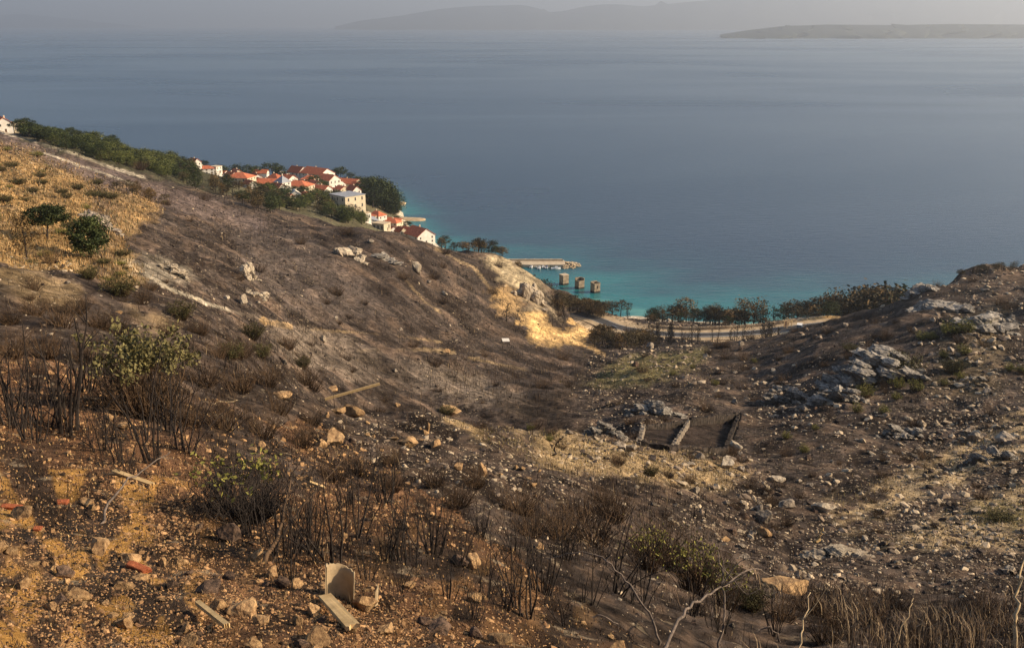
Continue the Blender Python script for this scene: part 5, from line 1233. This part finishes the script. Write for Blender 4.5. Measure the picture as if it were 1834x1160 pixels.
def car(u, v, z, rz, mat, label):
    p = pix_z(u, v, z); p[2] = max(float(ground(p[0], p[1])), z - 0.3) + 0.1
    root = tag(obj('parked_car', None, loc=p, rot=(0, 0, rz)), label, 'car')
    prof = [(-2.1, 0.35), (-2.15, 0.85), (-1.6, 0.98), (-1.0, 1.5), (0.5, 1.5), (1.1, 1.0), (2.0, 0.85), (2.15, 0.4)]
    V = [(x_, -0.85, z_) for x_, z_ in prof] + [(x_, 0.85, z_) for x_, z_ in prof]; m_ = len(prof)
    mb = MB(); mb.add(V, [(q, (q + 1) % m_, m_ + (q + 1) % m_, m_ + q) for q in range(m_)] + [tuple(range(m_)), tuple(range(2 * m_ - 1, m_ - 1, -1))]); obj('body', mb.mesh('body'), M[mat], root)
    for s_ in (-1, 1):
        mb = MB(); mb.add([(-0.85, s_ * 0.86, 1.05), (-0.75, s_ * 0.86, 1.38), (0.4, s_ * 0.86, 1.38), (0.8, s_ * 0.86, 1.05)], [(0, 1, 2, 3)]); obj('side_window', mb.mesh('side_window'), M['window'], root)
        for x_ in (-1.3, 1.35):
            mb = MB(); mb.tube([(x_, s_ * 0.70, 0.33), (x_, s_ * 0.90, 0.33)], 0.33, 0.33, 12); obj('wheel', mb.mesh('wheel'), M['rubber'], root)
car(1098, 588, 17, 2.6, 'car_dark', 'dark car parked on the bend of the coast road')
car(1066, 549, 9, 0.4, 'boat_white', 'white car parked at the shore parking place')
# blue lorry on the dirt pull-off
p = pix_z(1432, 585, 24.5); p[2] = float(ground(p[0], p[1])) + 0.1
root = tag(obj('lorry', None, loc=p, rot=(0, 0, 1.2)), 'blue lorry with pale roof parked at the end of the road wall', 'lorry')
mb = MB(); mb.box(-2.6, 1.0, -1.15, 1.15, 0.9, 3.3); obj('cargo_box', mb.mesh('cargo_box'), M['truck_blue'], root)
mb = MB(); mb.box(-2.65, 1.05, -1.2, 1.2, 3.31, 3.45); obj('roof_panel', mb.mesh('roof_panel'), M['paint'], root)
mb = MB(); mb.add([(1.1, -1.05, 0.6), (2.7, -1.05, 0.6), (2.7, -1.05, 1.6), (2.3, -1.05, 2.5), (1.1, -1.05, 2.5), (1.1, 1.05, 0.6), (2.7, 1.05, 0.6), (2.7, 1.05, 1.6), (2.3, 1.05, 2.5), (1.1, 1.05, 2.5)], [(0, 1, 2, 3, 4), (9, 8, 7, 6, 5), (0, 5, 6, 1), (1, 6, 7, 2), (2, 7, 8, 3), (3, 8, 9, 4), (4, 9, 5, 0)]); obj('cab', mb.mesh('cab'), M['boat_white'], root)
for x_ in (-1.7, 1.9):
    for s_ in (-1, 1):
        mb = MB(); mb.tube([(x_, s_ * 0.85, 0.45), (x_, s_ * 1.16, 0.45)], 0.45, 0.45, 12); obj('wheel', mb.mesh('wheel'), M['rubber'], root)
# roofless gable frame beside it
p = pix_z(1411, 582, 23.5); p[2] = float(ground(p[0], p[1])); root = tag(obj('gable_frame', None, loc=p, rot=(0, 0, 0.5)), 'pale bare frame of a small gabled shed by the lorry', 'shed frame')
for y_ in (-1.0, 1.0):
    for x_ in (-1.5, 1.5): mb = MB(); mb.box(x_ - .14, x_ + .14, y_ - .14, y_ + .14, -.5, 3.6); obj('post', mb.mesh('post'), M['straw'], root)
    for x_ in (-1.5, 1.5): mb = MB(); mb.tube([(x_ * 1.15, y_, 3.45), (0, y_, 4.9)], 0.15, 0.15, 4); obj('rafter', mb.mesh('rafter'), M['straw'], root)
    mb = MB(); mb.box(-1.36, 1.36, y_ - .1, y_ + .1, 3.3, 3.55); obj('tie_beam', mb.mesh('tie_beam'), M['straw'], root)
mb = MB(); mb.box(-1.3, 1.3, 0.9, 0.98, 0, 3.2); obj('back_panel', mb.mesh('back_panel'), M['rock_dark'], root)
# stone marker posts and the little white-roofed shelter
p = hit(905, 616); s = depth_of(p) / FPX; root = tag(obj('shelter', None, loc=p, rot=(0, 0, 0.2)), 'small shelter with flat white roof on the burnt slope', 'shelter')
mb = MB(); mb.box(-6.5 * s, 6.5 * s, -1.0, 1.0, 1.5, 1.62); obj('roof_sheet', mb.mesh('roof_sheet'), M['sheet_white'], root).rotation_euler = (0.25, 0.05, 0)
for x_ in (-1.2, 1.2):
    for y_ in (-1.1, 1.1): mb = MB(); mb.box(x_ - .06, x_ + .06, y_ - .06, y_ + .06, -0.4, 1.5 + 0.25 * y_); obj('post', mb.mesh('post'), M['char'], root)

# ------------------------------------------------------------------ near debris: beam, pipe, planks, branches, bricks
def off(u, v, d_): return pix(u, v, d_)
a = hit(582, 716); b = pix(680, 688, depth_of(a) + 1.0); root = None
mb = MB(); t_ = b - a; Lb = np.linalg.norm(t_); mb.box(0, Lb, -.13, .13, -.13, .13); me = mb.mesh('beam')
o = obj('fallen_beam', me, M['plank'], loc=a + (0, 0, 0.08)); o.rotation_euler = Vector(t_).to_track_quat('X', 'Z').to_euler(); tag(o, 'long pale squared beam jutting out over the rubble crest', 'beam')
def shell(u, v, wpx, hpx, label, arc0, arc1, rz, tilt=0.0, jag=0.18, seed=0, name='broken_pipe'):
    p = hit(u, v); s = depth_of(p) / FPX; R = wpx * s / 2; Hh = hpx * s; r = np.random.default_rng(seed); nn = 22; rows = 7; th_ = 0.10 * R; V = []
    tops = Hh * (1 - jag * (0.5 + 0.5 * np.sin(np.linspace(0, 5, nn) + seed)) + 0.03 * r.standard_normal(nn)); tops[-4:] += Hh * 0.12
    for rad in (R, R - th_):
        for q in range(rows):
            for k_ in range(nn):
                an = arc0 + (arc1 - arc0) * k_ / (nn - 1); V.append((rad * math.cos(an), rad * math.sin(an), -0.12 * Hh + (tops[k_] + 0.12 * Hh) * q / (rows - 1)))
    F = []; o2 = rows * nn
    for q in range(rows - 1):
        for k_ in range(nn - 1): i0 = q * nn + k_; F += [(i0, i0 + 1, i0 + nn + 1, i0 + nn), (o2 + i0, o2 + i0 + nn, o2 + i0 + nn + 1, o2 + i0 + 1)]
    for k_ in range(nn - 1): i0 = (rows - 1) * nn + k_; F.append((i0, i0 + 1, o2 + i0 + 1, o2 + i0))
    for q in range(rows - 1):
        for c in (0, nn - 1): i0 = q * nn + c; F.append((i0, i0 + nn, o2 + i0 + nn, o2 + i0))
    mb = MB(); mb.add(V, F); o = obj(name, mb.mesh(name, True), M['cement_pipe'], loc=p, rot=(tilt, 0.05, rz)); return tag(o, label, 'pipe')
shell(608, 1080, 52, 68, 'broken half pipe standing upright in the near rubble', 0.15, 3.5, 0.0, -0.12, seed=1)
shell(664, 1078, 26, 36, 'small curved pipe shard behind the pale pitted stone', -1.2, 0.6, 0.3, 0.1, 0.3, seed=3)
def board(u0, v0, u1, v1, wpx, label, mat='plank', thick=0.3, name='plank', lift=0.03):
    a = hit(u0, v0); b = hit(u1, v1); s = depth_of(a) / FPX; t_ = b - a; Lb = np.linalg.norm(t_); w_ = wpx * s / 2
    mb = MB(); nseg = 7
    rr_ = np.random.default_rng(int(u0)); ys = np.linspace(-w_, w_, 6); th_ = 2 * w_ * thick; V = []; F = []
    e0 = -rr_.random(6) * w_ * 0.7; e1 = Lb + rr_.random(6) * w_ * 0.9
    for zz in (0, th_):
        for q in range(6): V += [(e0[q], ys[q], zz), (Lb * 0.5, ys[q] * (1 + 0.03 * rr_.standard_normal()), zz + 0.02 * w_ * rr_.standard_normal()), (e1[q], ys[q], zz)]
    for q in range(5):
        for c in range(2): i0 = q * 3 + c; F += [(i0, i0 + 3, i0 + 4, i0 + 1), (18 + i0, 18 + i0 + 1, 18 + i0 + 4, 18 + i0 + 3)]
        for c in (0, 2): i0 = q * 3 + c; F.append((i0, i0 + 3, 18 + i0 + 3, 18 + i0))
    for q in (0, 5):
        for c in range(2): i0 = q * 3 + c; F.append((i0, i0 + 1, 18 + i0 + 1, 18 + i0))
    mb.add(V, F)
    me = mb.mesh(name); o = obj(name, me, M[mat], loc=a + (0, 0, lift)); o.rotation_euler = Vector(t_).to_track_quat('X', 'Z').to_euler(); return tag(o, label, 'plank')
board(584, 1082, 632, 1136, 22, 'short weathered plank lying in front of the broken pipe', lift=0.05)
board(356, 1094, 408, 1136, 9, 'short wooden stake pointing out of the rubble', thick=0.8, name='stake', lift=0.05)
board(205, 848, 272, 872, 9, 'thin straw coloured lath lying on the soil', thick=0.4, name='lath')
board(555, 866, 580, 876, 6, 'tiny pale board on the slope above the burnt stems', thick=0.4, name='lath')
for u, v, wp, hp, lab, rz in ((247, 1020, 62, 16, 'long red brick piece in the golden rubble', -0.35), (20, 912, 46, 14, 'flat red brick piece near the left stones', 0.1), (112, 902, 26, 12, 'small red brick piece right of the flat one', 0.4), (68, 950, 20, 12, 'chip of red brick below the left stones', 0.2)):
    p = hit(u, v); s = depth_of(p) / FPX; v_, f_ = icosphere(3); v_ = np.sign(v_) * np.abs(v_) ** 0.30; v_ = v_ * (1 + 0.10 * noise2(v_[:, 0] * 1.7 + u, v_[:, 1] * 1.7 + v_[:, 2], 3)[:, None]); v_[:, 0] += 0.25 * v_[:, 1] * (v_[:, 0] > 0); v_ *= 0.62; o = obj('brick_piece', mesh_np('brick_piece', v_, [f_]), M['brick'], loc=p + (0, 0, hp * s * .25), rot=(0.1, 0.15, rz), scale=(wp * s / 1.7, hp * s * .75, hp * s / 1.7)); tag(o, lab, 'brick')

def branch(pts, d0, d1, wpx, label, mat='deadwood', twigs=(), name='dead_branch', grounded=True):
    """pts: photo polyline; foot on the ground at the first point, distance runs from d0 (or the ground's) to d1"""
    g = hit(*pts[0]) if d0 is None else None
    if d0 is None: d0 = depth_of(g); d1 = d0 + (d1 or 0)
    n_ = len(pts); P = np.array([pix(u, v, d0 + (d1 - d0) * k_ / (n_ - 1)) for k_, (u, v) in enumerate(pts)])
    if g is not None: P[0] = g - (0, 0, 0.05)
    r = np.random.default_rng(int(pts[0][0])); root = P[0].copy(); S = smooth_line(P - root, 5); S[1:-1] += r.normal(0, 0.0012 * d0, S[1:-1].shape)
    w_ = wpx * d0 / FPX / 2; mb = MB(); mb.tube(S, w_, w_ * 0.3, 7)
    e = tag(obj(name, None, loc=root), label, 'branch'); obj('limb', mb.mesh('limb', True), M[mat], e)
    for tw in twigs:
        Q = np.array([pix(u, v, d0 + (d1 - d0) * 0.6) for u, v in tw]) - root; k_ = np.argmin(np.linalg.norm(S - Q[0], axis=1)); Q += S[k_] - Q[0]
        mb = MB(); mb.tube(smooth_line(Q, 4), w_ * 0.45, w_ * 0.12, 5); obj('twig', mb.mesh('twig', True), M[mat], e)
    return e
branch([(1182, 1158), (1168, 1110), (1130, 1050), (1085, 1005), (1045, 990), (975, 998)], None, 0.5, 5, 'bent grey branch arching over the near soil', twigs=[[(1085, 1005), (1090, 998), (1098, 994)], [(1130, 1050), (1150, 1070), (1152, 1085)]])
branch([(1178, 1172), (1215, 1110), (1250, 1075), (1290, 1052), (1345, 1018), (1382, 1030)], None, 3.0, 7, 'thick dead grey branch leaning up with bare twigs', twigs=[[(1290, 1052), (1296, 1020), (1288, 985)], [(1296, 1045), (1330, 1000), (1362, 992)], [(1345, 1018), (1322, 992), (1320, 985)], [(1345, 1018), (1370, 1045), (1395, 1035)], [(1300, 1045), (1345, 1022), (1290, 1024)]])
branch([(1286, 1165), (1296, 1110), (1296, 1060), (1290, 1010), (1284, 985)], None, 0.4, 5, 'slim upright pale twig crossing the thick dead branch', 'deadwood', twigs=[[(1296, 1060), (1312, 1050), (1330, 1040)]])
branch([(1822, 1175), (1818, 1110), (1822, 1060), (1838, 985)], None, 0.3, 9, 'pale bare stick rising at the right beside the cream block', 'straw', twigs=[[(1820, 1060), (1828, 1040), (1836, 1030)]])
branch([(176, 940), (200, 890), (240, 852), (305, 808)], None, 1.2, 6, 'grey arched stick over the near left rubble', 'deadwood')
branch([(172, 942), (205, 928), (252, 914)], None, 0.6, 4, 'short dark stick lying above the smooth tan stone', 'char')
branch([(478, 1012), (520, 935), (566, 880), (610, 828), (652, 785)], None, 5.0, 6, 'long grey fallen sapling leaning up the near slope', 'char_brown', twigs=[[(566, 880), (560, 850), (565, 830)], [(520, 935), (510, 900), (512, 868)]])
branch([(466, 1010), (500, 950), (520, 860)], None, 1.0, 11, 'thick scorched sapling trunk leaning right', 'char_brown')
branch([(565, 900), (600, 945), (620, 1000), (628, 1035)], None, 0.0, 5, 'crooked black branch hanging behind the broken pipe', 'char')
branch([(340, 716), (370, 722), (425, 716)], None, 1.0, 3, 'thin pale stalk bending above the leafy tangle', 'straw')
branch([(960, 1060), (1010, 1095), (1045, 1120)], None, 0.0, 4, 'thin straw coloured stick lying on the slope', 'straw')
branch([(1052, 1100), (1080, 1102), (1106, 1120), (1120, 1158)], None, 0.0, 4, 'small bent twig near the arching grey branch', 'deadwood')
branch([(1460, 972), (1468, 958), (1474, 945)], None, 0.0, 8, 'broken wooden stump leaning beside the long ledge', 'plank', name='broken_post')
branch([(1400, 1150), (1385, 1128), (1360, 1125), (1340, 1140)], None, 0.0, 4, 'curled dead twig in the straw grass', 'deadwood')
branch([(1430, 1165), (1440, 1110), (1452, 1060)], None, 0.5, 4, 'straight straw stem in the near hollow', 'straw', twigs=[[(1440, 1110), (1465, 1080), (1485, 1050)]])
branch([(1600, 1165), (1620, 1110), (1636, 1070)], None, 0.5, 3, 'slender straw stem left of the tall dry tuft', 'straw')
branch([(988, 815), (1000, 790), (1010, 782)], None, 0.0, 4, 'forked black snag standing on the pale spur', 'char', twigs=[[(1000, 790), (990, 782), (985, 776)]], name='burnt_snag')

# labels of look-alikes say which landmark they stand by
LM = [(np.array(hit(u, v)), t_) for u, v, t_ in ((608, 1080, 'the broken half pipe'), (180, 985, 'the smooth tan stone'), (430, 925, 'the black tangled shrub'), (262, 760, 'the tall leafy olive shrub'), (247, 1020, 'the long red brick piece'), (632, 742, 'the fallen beam'), (1240, 1060, 'the tall yellow-green shrub'), (864, 850, 'the egg-shaped stone'), (1182, 1158, 'the arching grey branch'), (1260, 800, 'the walled plots'), (1590, 690, 'the layered outcrop'), (1474, 914, 'the cracked pale boulder'), (1700, 560, 'the jagged rock crest'), (745, 488, 'the tall standing boulder'),
      (437, 498, 'the narrow rock column'), (905, 616, 'the white-roofed shelter'), (1500, 992, 'the long rock ledge'), (1405, 1058, 'the tan rock hump'), (1820, 1150, 'the pale bare stick'), (120, 440, 'the dark pines on the golden slope'), (622, 462, 'the grey rock knot'), (1415, 722, 'the rounded grey outcrop'), (1800, 790, 'the band-top boulder'), (542, 665, 'the bright green regrowing shrub'), (218, 530, 'the round green shrub'), (570, 1150, 'the wide orange stone'), (790, 1130, 'the black charred rock'), (440, 1100, 'the large slanted tan stone'), (730, 800, 'the brown rubble boulder'), (1100, 660, 'the olive grass by the gully'), (1745, 690, 'the pale flat ledge'), (1300, 830, 'the blocky pale boulder'))]
SHORT = {'brown thickets on the near spur': 'brown scorched thicket', 'burnt shrubs on the near right slope': 'charred bare shrub stems', 'burnt shrubs on the near left slope': 'charred bare shrub stems', 'scorched bushes on the right hillside': 'low scorched bush', 'scorched bushes on the left hillside': 'low scorched bush',
         'stones in the near rubble': 'loose rubble stone', 'rocks of the near rubble field': 'loose brown rock', 'rocks on the left hillside': 'scattered pale rock', 'rocks on the right hillside': 'scattered grey rock', 'yellow bushes on the right slope': 'small yellow-brown bush'}
for o in list(COL.objects):
    if o.parent is None and o.get('group') in SHORT:
        p = np.array(o.location); k_ = min(range(len(LM)), key=lambda q: np.linalg.norm(LM[q][0] - p) / max(np.hypot(p[0], p[1]), 5))
        sh = SHORT[o['group']]
        if o.type == 'MESH' and o.data.materials and 'scorched' in o.data.materials[0].name: sh = sh.replace('loose', 'blackened').replace('scattered grey', 'dark scorched')
        if o.get('category') in ('burnt shrub', 'thicket', 'burnt bush'): sh = ('tall ' if o.scale[2] > 1.0 else 'short ') + sh.replace('low ', '')
        near2 = sorted(range(len(LM)), key=lambda q: np.linalg.norm(LM[q][0] - p) / max(np.hypot(p[0], p[1]), 5))[:2]
        lab = sh + ' between ' + LM[near2[0]][1] + ' and ' + LM[near2[1]][1]
        o['label'] = lab if len(lab.split()) <= 16 else sh + ' near ' + LM[k_][1]

# ------------------------------------------------------------------ haze over land, sea and islands
hz = MB(); hz.box(-44000, 44000, -400, 47000, -30, 1150)
hm = bpy.data.materials.new('haze'); hm.use_nodes = True
hn = hm.node_tree.nodes; hn.clear()
ho = hn.new('ShaderNodeOutputMaterial'); hv = hn.new('ShaderNodeVolumePrincipled')
hv.inputs['Color'].default_value = (0.78, 0.86, 0.96, 1); hv.inputs['Density'].default_value = HAZE_DENSITY; hv.inputs['Anisotropy'].default_value = 0.5
hm.node_tree.links.new(hv.outputs[0], ho.inputs['Volume'])
tag(obj('haze', hz.mesh('haze'), hm), kind='stuff')
